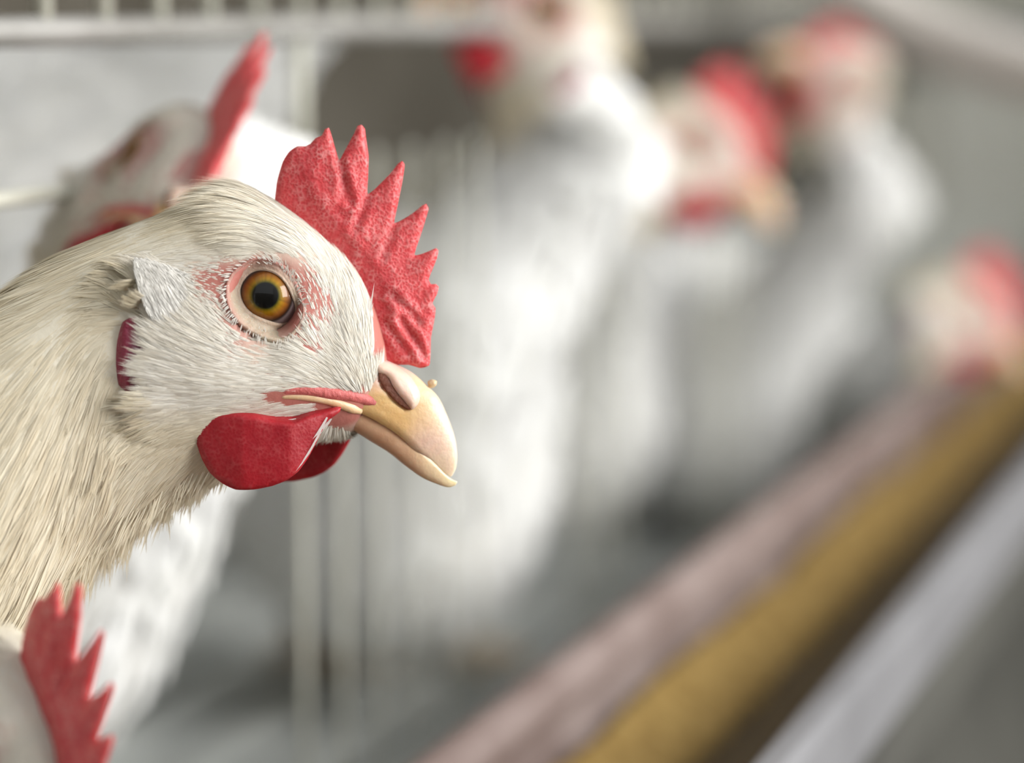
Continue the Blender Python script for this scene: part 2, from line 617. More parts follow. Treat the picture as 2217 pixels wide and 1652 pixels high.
def arch_loft(stations, n_sec, n_arc, under=False, full=0.8, bulge=None):
    """half-round section (beak): widest at the biting edge, arched over to the ridge, closed flat"""
    arr = np.array([[t[0], t[1], b[0], b[1], w] for t, b, w in stations], float)
    a = catmull(arr, n_sec)
    ph = np.linspace(-math.pi / 2, math.pi / 2, n_arc)
    h = np.cos(ph) ** full
    g = np.sign(np.sin(ph)) * np.abs(np.sin(ph)) ** full
    T, B = a[:, 0:2], a[:, 2:4]
    if under:
        T, B = B, T
    X = B[:, 0:1] + (T[:, 0:1] - B[:, 0:1]) * h
    Y = B[:, 1:2] + (T[:, 1:2] - B[:, 1:2]) * h
    Z = np.maximum(a[:, 4:5], 0.4) * g
    if bulge is not None:
        Z = Z + np.sign(g) * np.abs(g) * bulge(X, Y)
    return np.stack([X, Y, Z], -1).reshape(-1, 3), ring_faces(n_sec, n_arc)


UPPER_ST = [((815, 770), (690, 864), 74), ((850, 785), (728, 872), 68), ((890, 805), (765, 886), 62), ((925, 835), (806, 905), 54),
            ((949, 860), (848, 930), 45), ((965, 892), (877, 953), 37), ((978, 925), (898, 974), 29), ((987, 957), (921, 992), 22),
            ((990, 988), (944, 1011), 14), ((987, 1014), (965, 1026), 7), ((980, 1029), (976, 1032), 2)]
LOWER_ST = [((690, 858), (700, 905), 64), ((728, 866), (730, 922), 60), ((765, 880), (764, 933), 54), ((806, 898), (805, 957), 47),
            ((845, 922), (843, 981), 40), ((877, 944), (877, 1008), 33), ((914, 976), (914, 1034), 25), ((943, 1004), (946, 1048), 17),
            ((970, 1032), (970, 1055), 9), ((990, 1043), (986, 1051), 3)]


def beak_colour(p, lower=False):
    x, y = p[:, 0], p[:, 1]
    k = np.clip((x - 880) / 90, 0, 1)[:, None]
    yellow, pale, pink = np.array([0.78, 0.50, 0.22]), np.array([0.83, 0.66, 0.50]), np.array([0.80, 0.55, 0.48])
    c = yellow * (1 - k) + pale * k
    if lower:
        c = np.array([0.66, 0.40, 0.25]) * (1 - k) + np.array([0.82, 0.66, 0.42]) * k
    else:
        q = np.exp(-((x - 925) / 45) ** 2 - ((y - 960) / 35) ** 2)[:, None]
        c = c * (1 - 0.7 * q) + pink * 0.7 * q
        cere = (np.clip((860 - y) / 40, 0, 1) * np.clip((915 - x) / 30, 0, 1))[:, None]
        c = c * (1 - cere) + np.array([0.80, 0.50, 0.42]) * cere
    return c


OPERC_OUT = [(812, 784), (838, 782), (866, 796), (890, 816), (906, 840), (911, 858), (906, 876), (893, 887), (884, 877), (866, 856), (852, 836), (845, 821),
             (834, 811), (822, 808)]
NOSTRIL_OUT = [(823, 806), (834, 808), (850, 822), (858, 838), (870, 856), (884, 872), (893, 884), (884, 887), (866, 875), (846, 856), (832, 838), (824, 822)]


def half_width_beak(x, y):
    """side position of the upper beak near the nostril"""
    h = BVH_UP.ray_cast(Vector((x, y, 400.0)), Vector((0, 0, -1)))
    return h[0].z if h[0] is not None else 45.0


up_pts, up_faces = arch_loft(UPPER_ST, 70, 29)
BVH_UP = BVHTree.FromPolygons([tuple(v) for v in up_pts], up_faces)
# press the nostril slit into the upper beak
nl = resample(NOSTRIL_OUT, 4)
m_in = np.zeros(len(up_pts), bool)
j = len(nl) - 1
for i in range(len(nl)):
    xi, yi, xj, yj = nl[i, 0], nl[i, 1], nl[j, 0], nl[j, 1]
    m_in ^= ((yi > up_pts[:, 1]) != (yj > up_pts[:, 1])) & (up_pts[:, 0] < (xj - xi) * (up_pts[:, 1] - yi) / (yj - yi + 1e-12) + xi)
    j = i
up_dent = up_pts.copy()
dn = seg_dist(up_pts[:, :2], nl)
up_dent[:, 2] = np.where(m_in, up_pts[:, 2] - np.sign(up_pts[:, 2]) * np.clip(dn * 2, 0, 14), up_pts[:, 2])


def operculum_geo(side):
    def th(d, x, y):
        return 1 + 11 * np.clip(d / 13, 0, 1) ** 0.6
    def ce(x, y):
        return side * np.array([half_width_beak(a, b) + 1 for a, b in zip(x, y)])
    return inflate(OPERC_OUT, 5, th, ce)


def nostril_geo(side):
    def th(d, x, y):
        return 0.8 + 0 * d
    def ce(x, y):
        return side * np.array([half_width_beak(a, b) + 2.0 for a, b in zip(x, y)])
    return inflate(NOSTRIL_OUT, 4, th, ce)


def side_path(pts, n, off, side=1):
    a = catmull(np.array(pts, float), n)
    out = []
    for p in a:
        s = max(abs(surf(p[0], p[1], side)), half_width_beak(p[0], p[1]) if p[0] > 700 else 0)
        out.append((p[0], p[1], s + off))
    o = np.array(out)
    k = np.ones(7) / 7
    o[:, 2] = np.convolve(np.pad(o[:, 2], 3, mode='edge'), k, mode='valid')
    o[:, 2] *= side
    return o


# ---- eye
EYE_R = 74.0
EYE_S = np.mean([surf(EYE[0] + 92 * math.cos(a), EYE[1] + 98 * math.sin(a)) for a in np.linspace(0, 6.28, 16)]) + 10 - EYE_R


def eye_geo(side):
    n_lat, n_lon = 60, 64
    v, c = [(0, 0, EYE_R)], [(0, 0, 0)]
    r_lon = np.random.default_rng(2).normal(0, 1, n_lon)
    stops = [0, 26.5, 28.5, 31, 36, 44, 50, 53, 55.5, 59, 75]
    cols = np.array([(0.0015, 0.0015, 0.0015), (0.0015, 0.0015, 0.0015), (0.05, 0.045, 0.004), (0.16, 0.11, 0.004), (0.30, 0.155, 0.004), (0.25, 0.085, 0.003),
                     (0.12, 0.035, 0.003), (0.05, 0.016, 0.004), (0.008, 0.006, 0.005), (0.17, 0.13, 0.13), (0.20, 0.15, 0.15)])
    for i in range(1, n_lat):
        a = math.pi * 0.62 * (i / (n_lat - 1))
        for jj in range(n_lon):
            b = 2 * math.pi * jj / n_lon
            r = EYE_R * math.sin(a)
            v.append((r * math.cos(b), r * math.sin(b), EYE_R * math.cos(a)))
            rr = r if a < math.pi / 2 else 75
            cc = np.array([np.interp(rr, stops, cols[:, k]) for k in range(3)])
            if 29 < rr < 52:
                cc = cc * (1 + 0.10 * r_lon[jj])
            c.append(tuple(cc))
    f = [(0, 1 + jj, 1 + (jj + 1) % n_lon) for jj in range(n_lon)]
    for i in range(n_lat - 2):
        for jj in range(n_lon):
            k = (jj + 1) % n_lon
            f.append((1 + i * n_lon + jj, 1 + (i + 1) * n_lon + jj, 1 + (i + 1) * n_lon + k, 1 + i * n_lon + k))
    v = np.array(v)
    v = v + np.array([EYE[0], EYE[1], EYE_S])
    v[:, 2] *= side
    return v, f, np.array(c)


LID_IN = [(533, 638), (537, 617), (552, 598), (570, 591), (590, 592), (612, 602), (630, 622), (641, 646), (647, 668), (641, 690), (621, 702), (594, 697),
          (560, 682), (541, 662)]
LID_OUT = [(505, 638), (511, 606), (532, 582), (562, 565), (594, 566), (626, 582), (648, 610), (662, 646), (668, 682), (655, 716), (622, 744), (578, 734),
           (538, 708), (513, 674)]


def closed_curve(pts, n):
    p = np.asarray(pts, float)
    e = np.vstack([p[-2:], p, p[:3]])
    c = catmull(e, (len(e) - 1) * 24 + 1)
    c = c[48:48 + len(p) * 24]
    return c[np.linspace(0, len(c), n, endpoint=False).astype(int)]


def lid_geo(side):
    n = 96
    a, b = closed_curve(LID_IN, n), closed_curve(LID_OUT, n)
    rows, cols = [], []
    for k, q in enumerate(np.linspace(-0.12, 1.12, 13)):
        xy = a * (1 - q) + b * q
        d = np.hypot(xy[:, 0] - EYE[0], xy[:, 1] - EYE[1])
        ball = EYE_S + np.sqrt(np.maximum(EYE_R ** 2 - d ** 2, 0))
        far = np.array(EYE) + (b - np.array(EYE)) * 1.10
        skin = np.array([surf(x, y) for x, y in far])
        w = np.clip(q, 0, 1)
        w = w * w * (3 - 2 * w)
        s = (ball + 4) * (1 - w) + (skin + 4) * w + 5 * math.sin(math.pi * min(max(q, 0), 1)) - (5 if q < 0 else 0) - (9 if q > 1.05 else 0)
        crease = 1.6 * math.sin(q * 17)
        low = np.clip((xy[:, 1] - 690) / 30, 0, 1)
        s = s + crease * (0.4 + low)
        rows.append(np.column_stack([xy, s]))
        top = np.clip((650 - xy[:, 1]) / 80, 0, 1)[:, None]
        rim = np.clip(1 - abs(q) / 0.45, 0, 1)
        c = np.array([0.42, 0.34, 0.25]) * (1 - top) + np.array([0.46, 0.28, 0.22]) * top
        c = c * (1 - rim) + np.array([0.50, 0.37, 0.28]) * rim
        o_ = np.clip((q - 0.55) / 0.4, 0, 1) * np.clip((735 - xy[:, 1]) / 60, 0, 1)[:, None]
        c = c * (1 - o_) + np.array([0.42, 0.19, 0.155]) * o_
        cols.append(c)
    v = np.vstack(rows)
    v[:, 2] *= side
    f = [(i * n + j_, i * n + (j_ + 1) % n, (i + 1) * n + (j_ + 1) % n, (i + 1) * n + j_) for i in range(12) for j_ in range(n)]
    return v, f, np.vstack(cols)


# ---- feathers: each is a fan of tapering barbs lying along the lie of the plumage
GUIDES = np.array([  # x, y, dx, dy, length, width, density, lift
    (805, 750, -.05, -1, 55, 9, 1.0, 3), (798, 670, -.12, -1, 60, 9, 1.1, 3), (775, 605, -.33, -.95, 60, 10, 1.2, 3), (738, 553, -.62, -.8, 60, 11, 1.2, 2),
    (690, 507, -.85, -.5, 65, 12, 1.2, 2), (620, 457, -.97, -.2, 75, 13, 1.2, 2), (540, 430, -1, .1, 85, 14, 1.2, 2), (450, 450, -.95, .3, 95, 16, 1.2, 2),
    (350, 490, -.9, .42, 105, 18, 1.1, 2), (200, 560, -.88, .48, 125, 24, 1, 2), (80, 640, -.85, .53, 135, 26, 1, 2), (-60, 740, -.83, .56, 150, 30, 1, 3),
    (705, 575, -.75, -.62, 50, 9, 1.1, 3), (655, 532, -.95, -.25, 55, 10, 1.2, 3), (560, 520, -1, .12, 60, 11, 1.2, 3), (480, 530, -.95, .25, 75, 13, 1.1, 2),
    (400, 545, -.9, .38, 85, 16, 1.1, 2), (290, 560, -.85, .5, 110, 20, 1.1, 2), (750, 655, -.25, -.97, 45, 7, 1.0, 3), (700, 685, -.35, -.93, 26, 4, .42, 3),
    (682, 640, -.4, -.9, 22, 4, .30, 3), (672, 598, -.6, -.8, 26, 4, .40, 2), (765, 725, -.3, -.95, 45, 7, 1.0, 4), (715, 745, -.55, -.8, 38, 5, .6, 4),
    (805, 805, -.35, -.9, 38, 6, .8, 4), (765, 800, -.72, -.65, 45, 7, .8, 4), (700, 795, -.9, -.35, 50, 7, .8, 4), (640, 775, -.98, -.12, 45, 6, .8, 3),
    (580, 765, -.97, -.2, 42, 6, .9, 3), (530, 735, -.85, -.5, 36, 6, .9, 3), (495, 695, -.75, -.65, 34, 5, .75, 3), (480, 622, -.92, -.15, 17, 3, .34, 3),
    (455, 600, -.97, .05, 18, 3, .40, 3), (470, 655, -.8, -.58, 24, 4, .45, 3), (525, 570, -.95, .1, 15, 3, .35, 2), (440, 690, -.7, -.7, 48, 9, 1.1, 5),
    (425, 630, -.72, -.68, 60, 12, 1.6, 7), (375, 610, -.78, -.6, 62, 12, 1.9, 9), (352, 660, -.6, -.78, 62, 12, 1.6, 7), (400, 690, -.7, -.7, 62, 12, 1.4, 6),
    (380, 750, -.85, -.5, 62, 12, 1.3, 7), (460, 765, -.9, -.42, 60, 11, 1.2, 5), (400, 810, -.97, -.2, 62, 13, 1.2, 8), (370, 865, -1, -.05, 62, 13, 1.2, 8),
    (450, 845, -.98, -.15, 60, 12, 1.1, 5), (540, 825, -.98, -.12, 58, 10, 1.0, 4), (620, 820, -1, -.05, 50, 8, .9, 4), (670, 885, -.98, .02, 50, 8, .9, 4),
    (560, 875, -1, -.03, 58, 10, 1.0, 4), (450, 905, -.98, .15, 60, 13, 1.1, 5), (385, 930, -.88, .4, 62, 14, 1.1, 5), (430, 975, -.7, .7, 62, 14, 1, 5),
    (350, 1010, -.6, .8, 85, 17, 1, 5), (470, 1025, -.25, .97, 50, 10, 1, 6), (380, 1065, -.35, .93, 80, 15, 1, 7), (290, 1120, -.4, .92, 100, 18, 1, 7),
    (250, 650, -.72, .68, 105, 20, 1, 3), (225, 730, -.5, .85, 105, 20, 1, 4), (245, 810, -.3, .95, 95, 18, 1, 5), (258, 900, -.28, .96, 95, 18, 1, 5),
    (250, 1000, -.35, .93, 110, 20, 1, 5), (150, 850, -.5, .86, 130, 26, 1, 4), (100, 1000, -.5, .87, 140, 28, 1, 5), (160, 1150, -.45, .9, 120, 24, 1, 7),
    (50, 850, -.62, .78, 150, 28, 1, 4), (0, 1100, -.55, .84, 150, 30, 1, 6), (60, 1290, -.5, .87, 140, 28, 1, 8), (-150, 1000, -.7, .7, 170, 34, 1, 5),
    (-100, 1300, -.6, .8, 160, 32, 1, 8), (785, 945, .55, .75, 30, 5, .5, 5), (735, 945, .25, .95, 38, 6, .7, 6), (700, 935, -.2, .97, 40, 6, .8, 5)], float)


def guide(x, y):
    w = 1.0 / (((x[:, None] - GUIDES[:, 0]) ** 2 + (y[:, None] - GUIDES[:, 1]) ** 2) + 60.0) ** 1.7
    w /= w.sum(1, keepdims=True)
    return w @ GUIDES[:, 2:]


def in_ellipse(x, y, cx, cy, rx, ry, rot=0.0):
    c, s = math.cos(rot), math.sin(rot)
    u, v = (x - cx) * c + (y - cy) * s, -(x - cx) * s + (y - cy) * c
    return (u / rx) ** 2 + (v / ry) ** 2 < 1


def ribbons(base, t, b, n, length, width, curve, lift, wid):
    """(N,7) ribbon vertices; base,t,b,n (N,3); arrays in px"""
    us = np.array([0.0, 0.36, 0.72, 1.0])
    ws = np.array([0.6, 1.0, 0.75, 0.0])
    cen = []
    for u in us:
        L = (length * u)[:, None]
        cen.append(base + t * L + n * (lift * u - curve * (length * u) ** 2)[:, None] + b * (width * u * u)[:, None])
    v = []
    for k in range(3):
        h = b * (wid * ws[k] * 0.5)[:, None]
        v += [cen[k] - h, cen[k] + h]
    v.append(cen[3])
    return np.stack(v, 1)


def ribbon_mesh(name, V, mat, cols, nrm=None):
    N = len(V)
    me = bpy.data.meshes.new(name)
    me.vertices.add(N * 7)
    me.vertices.foreach_set('co', V.reshape(-1).astype(np.float32))
    base = (np.arange(N) * 7)[:, None]
    quad = base + np.array([0, 1, 3, 2, 2, 3, 5, 4])
    tri = base + np.array([4, 5, 6])
    loops = np.concatenate([quad, tri], 1)
    me.loops.add(N * 11)
    me.loops.foreach_set('vertex_index', loops.reshape(-1).astype(np.int32))
    me.polygons.add(N * 3)
    st = (np.arange(N) * 11)[:, None] + np.array([0, 4, 8])
    me.polygons.foreach_set('loop_start', st.reshape(-1).astype(np.int32))
    me.update(calc_edges=True)
    finish_mesh(me, mat, True, np.repeat(cols, 7, 0))
    if nrm is not None:
        me.normals_split_custom_set_from_vertices(nrm.reshape(-1, 3).astype(np.float32))
    return me


def sample_surface(xmin, xmax, count):
    X, Y, Z = BX, BY, BS
    tri = []
    for f in body_faces[:-2]:
        cx = body_px[f[0], 0]
        if xmin - 20 < cx < xmax + 20:
            tri.append((f[0], f[1], f[2]))
            tri.append((f[0], f[2], f[3]))
    tri = np.array(tri)
    A, B, C = body_px[tri[:, 0]], body_px[tri[:, 1]], body_px[tri[:, 2]]
    nr = np.cross(B - A, C - A)
    ar = np.linalg.norm(nr, axis=1)
    ok = ar > 1e-6
    A, B, C, nr, ar = A[ok], B[ok], C[ok], nr[ok], ar[ok]
    idx = rng.choice(len(A), size=count, p=ar / ar.sum())
    u, v = rng.random(count), rng.random(count)
    sw = u + v > 1
    u[sw], v[sw] = 1 - u[sw], 1 - v[sw]
    p = A[idx] + (B[idx] - A[idx]) * u[:, None] + (C[idx] - A[idx]) * v[:, None]
    n = nr[idx] / ar[idx][:, None]
    # outward: away from the section centre line
    flip = np.sign(n[:, 2]) * np.sign(p[:, 2]) < 0
    thin = np.abs(p[:, 2]) < 25
    n[flip & ~thin] *= -1
    return p, n


def feathers(xmin, xmax, count, barbs, bw_k=1.0):
    p, n = sample_surface(xmin, xmax, count)
    # robust outward normal near the mid line
    cyc = np.interp(p[:, 0], [-3000, -600, 0, 300, 500, 700, 830], [1150, 1290, 960, 790, 730, 740, 820])
    upd = np.sign(cyc - p[:, 1])
    wrong = (np.abs(p[:, 2]) < 60) & (n[:, 1] * -upd < 0)
    n[wrong] *= -1
    x, y = p[:, 0], p[:, 1]
    g = guide(x, y)
    keep = (x > xmin) & (x < xmax)
    keep &= ~in_ellipse(x, y, 586, 654, 78, 92, -0.25)
    keep &= ~((x > 812) & (y < 800)) & ~(x > 835)
    keep &= ~((x > 606) & (y > 836 + 0.13 * (x - 600)) & (y < 870 + 0.02 * (x - 600)))
    keep &= ~((x > 700) & (y > 846 + 0.12 * (x - 700)) & (y < 900 + 0.5 * (x - 700)))
    keep &= ~in_ellipse(x, y, 306, 770, 28, 72)
    keep &= ~((x < edge_x(y) + 30) & (x > 300) & (y > 690) & (y < 850))
    bare = np.exp(-((x - 478) / 52) ** 2 - ((y - 618) / 42) ** 2) + 0.9 * np.exp(-((x - 690) / 40) ** 2 - ((y - 672) / 95) ** 2)
    bare = np.clip(0.92 * bare + 0.8 * np.exp(-((np.hypot((x - 586) / 1.0, (y - 654) / 1.12) - 84) / 20) ** 2), 0, 0.85)
    keep &= rng.random(len(x)) > bare
    keep &= rng.random(len(x)) < np.clip(g[:, 4] * 130.0 / (g[:, 2] * g[:, 3]), 0, 1)
    keep &= (p[:, 2] > -40) | (rng.random(len(x)) < 0.33)
    p, n, g = p[keep], n[keep], g[keep]
    m = len(p)
    ang = rng.normal(0, 0.07, m)
    dx = g[:, 0] * np.cos(ang) - g[:, 1] * np.sin(ang)
    dy = g[:, 0] * np.sin(ang) + g[:, 1] * np.cos(ang)
    t = np.column_stack([dx, dy, np.zeros(m)])
    t = t - n * (t * n).sum(1, keepdims=True)
    t /= np.linalg.norm(t, axis=1, keepdims=True) + 1e-9
    b = np.cross(n, t)
    crown = np.clip((560 - p[:, 1]) / 60, 0, 1) + np.clip((300 - p[:, 0]) / 80, 0, 1)
    L = g[:, 2] * np.where(g[:, 2] > 34, 1.22, 1.0) * rng.uniform(0.75, 1.25, m) * (1 + 0.45 * np.clip(crown, 0, 1))
    W = g[:, 3] * rng.uniform(0.8, 1.2, m)
    lift = g[:, 5] * rng.uniform(0.4, 1.6, m)
    tip = p + t * L[:, None] * 0.95
    ok = ~in_ellipse(tip[:, 0], tip[:, 1], 588, 655, 68, 82, -0.25)
    p, n, t, b, L, W, lift, g = p[ok], n[ok], t[ok], b[ok], L[ok], W[ok], lift[ok], g[ok]
    m = len(p)
    tone = rng.uniform(0, 1, m)
    curv = np.where(p[:, 0] < 330, 0.00022, 0.0006) + 0.0013 * np.clip((560 - p[:, 1]) / 60, 0, 1) * np.clip((p[:, 0] - 380) / 80, 0, 1)
    V, Cc, Nn = [], [], []
    lvl = rng.uniform(-0.8, 0.8, m)
    for k in range(barbs):
        q = (k / (barbs - 1) * 2 - 1) if barbs > 1 else 0.0
        qq = q + rng.normal(0, 0.12, m)
        start = rng.uniform(0.0, 0.28, m) * L
        ln = (L * (1.0 - 0.42 * np.abs(qq) ** 1.3) - start) * rng.uniform(0.85, 1.1, m)
        base = p + t * start[:, None] + b * (qq * W * 0.30)[:, None] + n * (lvl + lift * start / L - 1.0)[:, None]
        tt = t + b * (qq * 0.06 + rng.normal(0, 0.03, m))[:, None] + n * rng.normal(0, 0.008, m)[:, None]
        wid = np.clip(W / 9 * 1.9, 2.1, 5) * bw_k * rng.uniform(0.7, 1.2, m)
        V.append(ribbons(base, tt, b + n * rng.normal(0, 0.07, m)[:, None], n, np.maximum(ln, 6), -qq * W * 0.16, curv, lift * 0.2, wid))
        nn = n + b * (qq * 0.22 + rng.normal(0, 0.06, m))[:, None] + t * rng.normal(0, 0.08, m)[:, None]
        nn /= np.linalg.norm(nn, axis=1, keepdims=True)
        kb = rng.random(m) < np.clip(W / 10.0, 0.22, 1)
        V[-1] = V[-1][kb]
        Nn.append(nn[kb])
        tn = np.clip(tone + rng.normal(0, 0.15, m), 0, 1)[kb][:, None]
        Cc.append(np.array([0.90, 0.88, 0.83]) * tn + np.array([0.84, 0.79, 0.70]) * (1 - tn))
    V = np.concatenate(V)
    Cc = np.concatenate(Cc)
    Nn = np.concatenate(Nn)
    return V, Cc, Nn


def warm_neck(V, C):
    """the hackle is creamier than the snow-white face"""
    x, y = V[:, 0, 0], V[:, 0, 1]
    face = np.clip((x - edge_x(y) + 10) / 30, 0, 1) * np.clip((y - 500) / 80, 0, 1) * np.clip((930 - y) / 60, 0, 1)
    front = np.clip((x - 480) / 150, 0, 1)
    k = np.maximum(face, front)[:, None]
    return np.clip(C * (np.array([0.92, 0.86, 0.72]) * (1 - k) + np.array([1.0, 0.985, 0.955]) * k), 0, 0.93)


def to_local(V):
    sh = V.shape
    f = V.reshape(-1, 3)
    return loc3(f[:, 0], f[:, 1], f[:, 2]).reshape(sh)


def nrm_local(N):
    L = np.stack([N[:, 0], -N[:, 2], -N[:, 1]], -1)
    return np.repeat(L, 7, 0)


Vf, Cf, Nf = feathers(330, 860, 150000, 17, 0.48)
Cf = warm_neck(Vf, Cf)
FACE_FEATHERS = ribbon_mesh('face_feathers', to_local(Vf), M_FEATHER, Cf, nrm_local(Nf))
pick = rng.choice(len(Vf), len(Vf) // 5, replace=False)
FACE_FEATHERS_FAR = ribbon_mesh('face_feathers', to_local(Vf[pick]), M_FEATHER, Cf[pick], nrm_local(Nf[pick]))
Vn, Cn, Nn_ = feathers(-420, 345, 230000, 19, 0.68)
def fringe_geo(count):
    """loose fluff hanging from the throat and the lower edge of the neck"""
    bx = np.array([st_[1][0] for st_ in (HEAD_ST[-2:] + NECK_ST[:7])], float)
    by = np.array([st_[1][1] for st_ in (HEAD_ST[-2:] + NECK_ST[:7])], float)
    nc = count // 9
    x = rng.uniform(-250, 545, nc)
    y = np.interp(x, bx[::-1], by[::-1])
    sd = np.clip(rng.normal(0, 45, nc), -80, 80)
    L = np.interp(x, [-250, 100, 300, 450, 545], [150, 120, 95, 62, 40]) * rng.uniform(0.6, 1.2, nc)
    a = rng.normal(0, 0.16, nc)
    dx, dy = -0.36 + a, np.full(nc, 0.93)
    rp = lambda q: np.repeat(q, 9, 0)
    m = nc * 9
    base = np.column_stack([rp(x) + rng.normal(0, 7, m), rp(y) - rng.uniform(14, 44, m) - np.abs(rp(sd)) * 0.35, rp(sd) + rng.normal(0, 6, m)])
    t = np.column_stack([rp(dx) + rng.normal(0, 0.05, m), rp(dy), rp(sd) / 300 + rng.normal(0, 0.05, m)])
    t /= np.linalg.norm(t, axis=1, keepdims=True)
    n = np.column_stack([np.zeros(m), np.full(m, 0.3), np.ones(m)])
    n = n - t * (n * t).sum(1, keepdims=True)
    n /= np.linalg.norm(n, axis=1, keepdims=True)
    b = np.cross(n, t)
    V = ribbons(base, t, b, n, rp(L) * rng.uniform(0.7, 1.1, m), np.zeros(m), 0.0, np.zeros(m), rng.uniform(1.8, 3.4, m))
    tn = rng.uniform(0.3, 1, m)[:, None]
    return V, np.array([0.90, 0.88, 0.83]) * tn + np.array([0.84, 0.79, 0.70]) * (1 - tn), n


fv, fc, fn = fringe_geo(6300)
Vn, Cn, Nn_ = np.concatenate([Vn, fv]), np.concatenate([Cn, fc]), np.concatenate([Nn_, fn])
Cn = warm_neck(Vn, Cn)
NECK_FEATHERS = ribbon_mesh('neck_feathers', to_local(Vn), M_FEATHER, Cn, nrm_local(Nn_))

# single stray wisps at the comb base and behind the wattle edge
WISPS = [((796, 760, 62), (806, 612, 52), 5), ((792, 730, 66), (803, 655, 52), 6), ((800, 720, 58), (797, 640, 58), 4), ((798, 780, 60), (812, 735, 52), 4), ((806, 800, 58), (808, 752, 56), 4),
         ((716, 902, 118), (694, 952, 124), 6), ((706, 922, 120), (684, 978, 126), 5), ((697, 942, 122), (668, 1000, 128), 4), ((690, 958, 122), (654, 1020, 128), 3.5),
         ((714, 912, 100), (700, 948, 118), 6), ((724, 905, 100), (706, 935, 116), 6), ((560, 893, 128), (470, 905, 128), 3), ((650, 905, 122), (606, 915, 126), 3)]


def wisp_geo():
    P0, P1 = np.array([w[0] for w in WISPS], float), np.array([w[1] for w in WISPS], float)
    L = np.linalg.norm(P1 - P0, axis=1)
    t = (P1 - P0) / L[:, None]
    n = np.tile([0, 0, 1.0], (len(L), 1))
    b = np.cross(n, t)
    return ribbons(P0, t, b, n, L, np.array([w[2] for w in WISPS]) * 1.5, 0.0, np.full(len(L), 3.0), np.array([w[2] for w in WISPS]) * 1.0), n


Vw, Nw = wisp_geo()
WISP_MESH = ribbon_mesh('stray_feathers', to_local(Vw), M_FEATHER, np.tile([0.92, 0.89, 0.85], (len(Vw), 1)), nrm_local(Nw))

# the stiff white tuft over the ear
TUFT_OUT = [(311, 574), (318, 568), (345, 571), (385, 583), (415, 600), (428, 622), (425, 655), (410, 690), (385, 710), (362, 706), (345, 686), (330, 645), (318, 610)]


def inside_poly(pts, loop):
    r = np.zeros(len(pts), bool)
    j_ = len(loop) - 1
    for i_ in range(len(loop)):
        xi, yi, xj, yj = *loop[i_], *loop[j_]
        r ^= ((yi > pts[:, 1]) != (yj > pts[:, 1])) & (pts[:, 0] < (xj - xi) * (pts[:, 1] - yi) / (yj - yi + 1e-12) + xi)
        j_ = i_
    return r


def tuft_s(x, y):
    base = np.array([surf(max(a, 375), c) for a, c in zip(x, y)])
    return base - 10 + 27 * np.clip((450 - x) / 110, 0, 1) * np.clip((735 - y) / 70, 0, 1)


def tuft_geo():
    pts, fcs = inflate(TUFT_OUT, 7, lambda d, x, y: 1 + 4 * np.clip(d / 25, 0, 1), lambda x, y: tuft_s(x, y) - 5)
    q = np.column_stack([rng.uniform(310, 480, 14000), rng.uniform(560, 760, 14000)])
    loop = resample(TUFT_OUT[:4] + [(430, 604), (462, 640), (455, 690), (420, 735), (378, 738)] + TUFT_OUT[-4:], 6)
    q = q[inside_poly(q, loop)]
    a = rng.normal(0, 0.10, len(q))
    tip = np.array([318, 574]) - q
    tip /= np.linalg.norm(tip, axis=1, keepdims=True)
    d = 0.5 * tip + 0.5 * np.array([-0.62, -0.78])
    d = np.column_stack([d[:, 0] * np.cos(a) - d[:, 1] * np.sin(a), d[:, 0] * np.sin(a) + d[:, 1] * np.cos(a)])
    d /= np.linalg.norm(d, axis=1, keepdims=True)
    L = rng.uniform(22, 46, len(q))
    ok = inside_poly(q + d * L[:, None], loop)
    L = np.where(ok, L, L * 0.3)
    n = np.tile([0.12, -0.38, 0.915], (len(q), 1))
    t = np.column_stack([d, 0.03 * np.ones(len(q))])
    b = np.cross(n, t)
    base = np.column_stack([q, tuft_s(q[:, 0], q[:, 1]) + 2.0 + rng.uniform(-1, 1.5, len(q))])
    V = ribbons(base, t, b, n, L, np.zeros(len(q)), 0.0004, rng.uniform(1, 5, len(q)), rng.uniform(1.4, 2.6, len(q)))
    N = n + b * rng.normal(0, 0.28, len(q))[:, None] + t * rng.normal(0, 0.2, len(q))[:, None]
    return pts, fcs, V, N


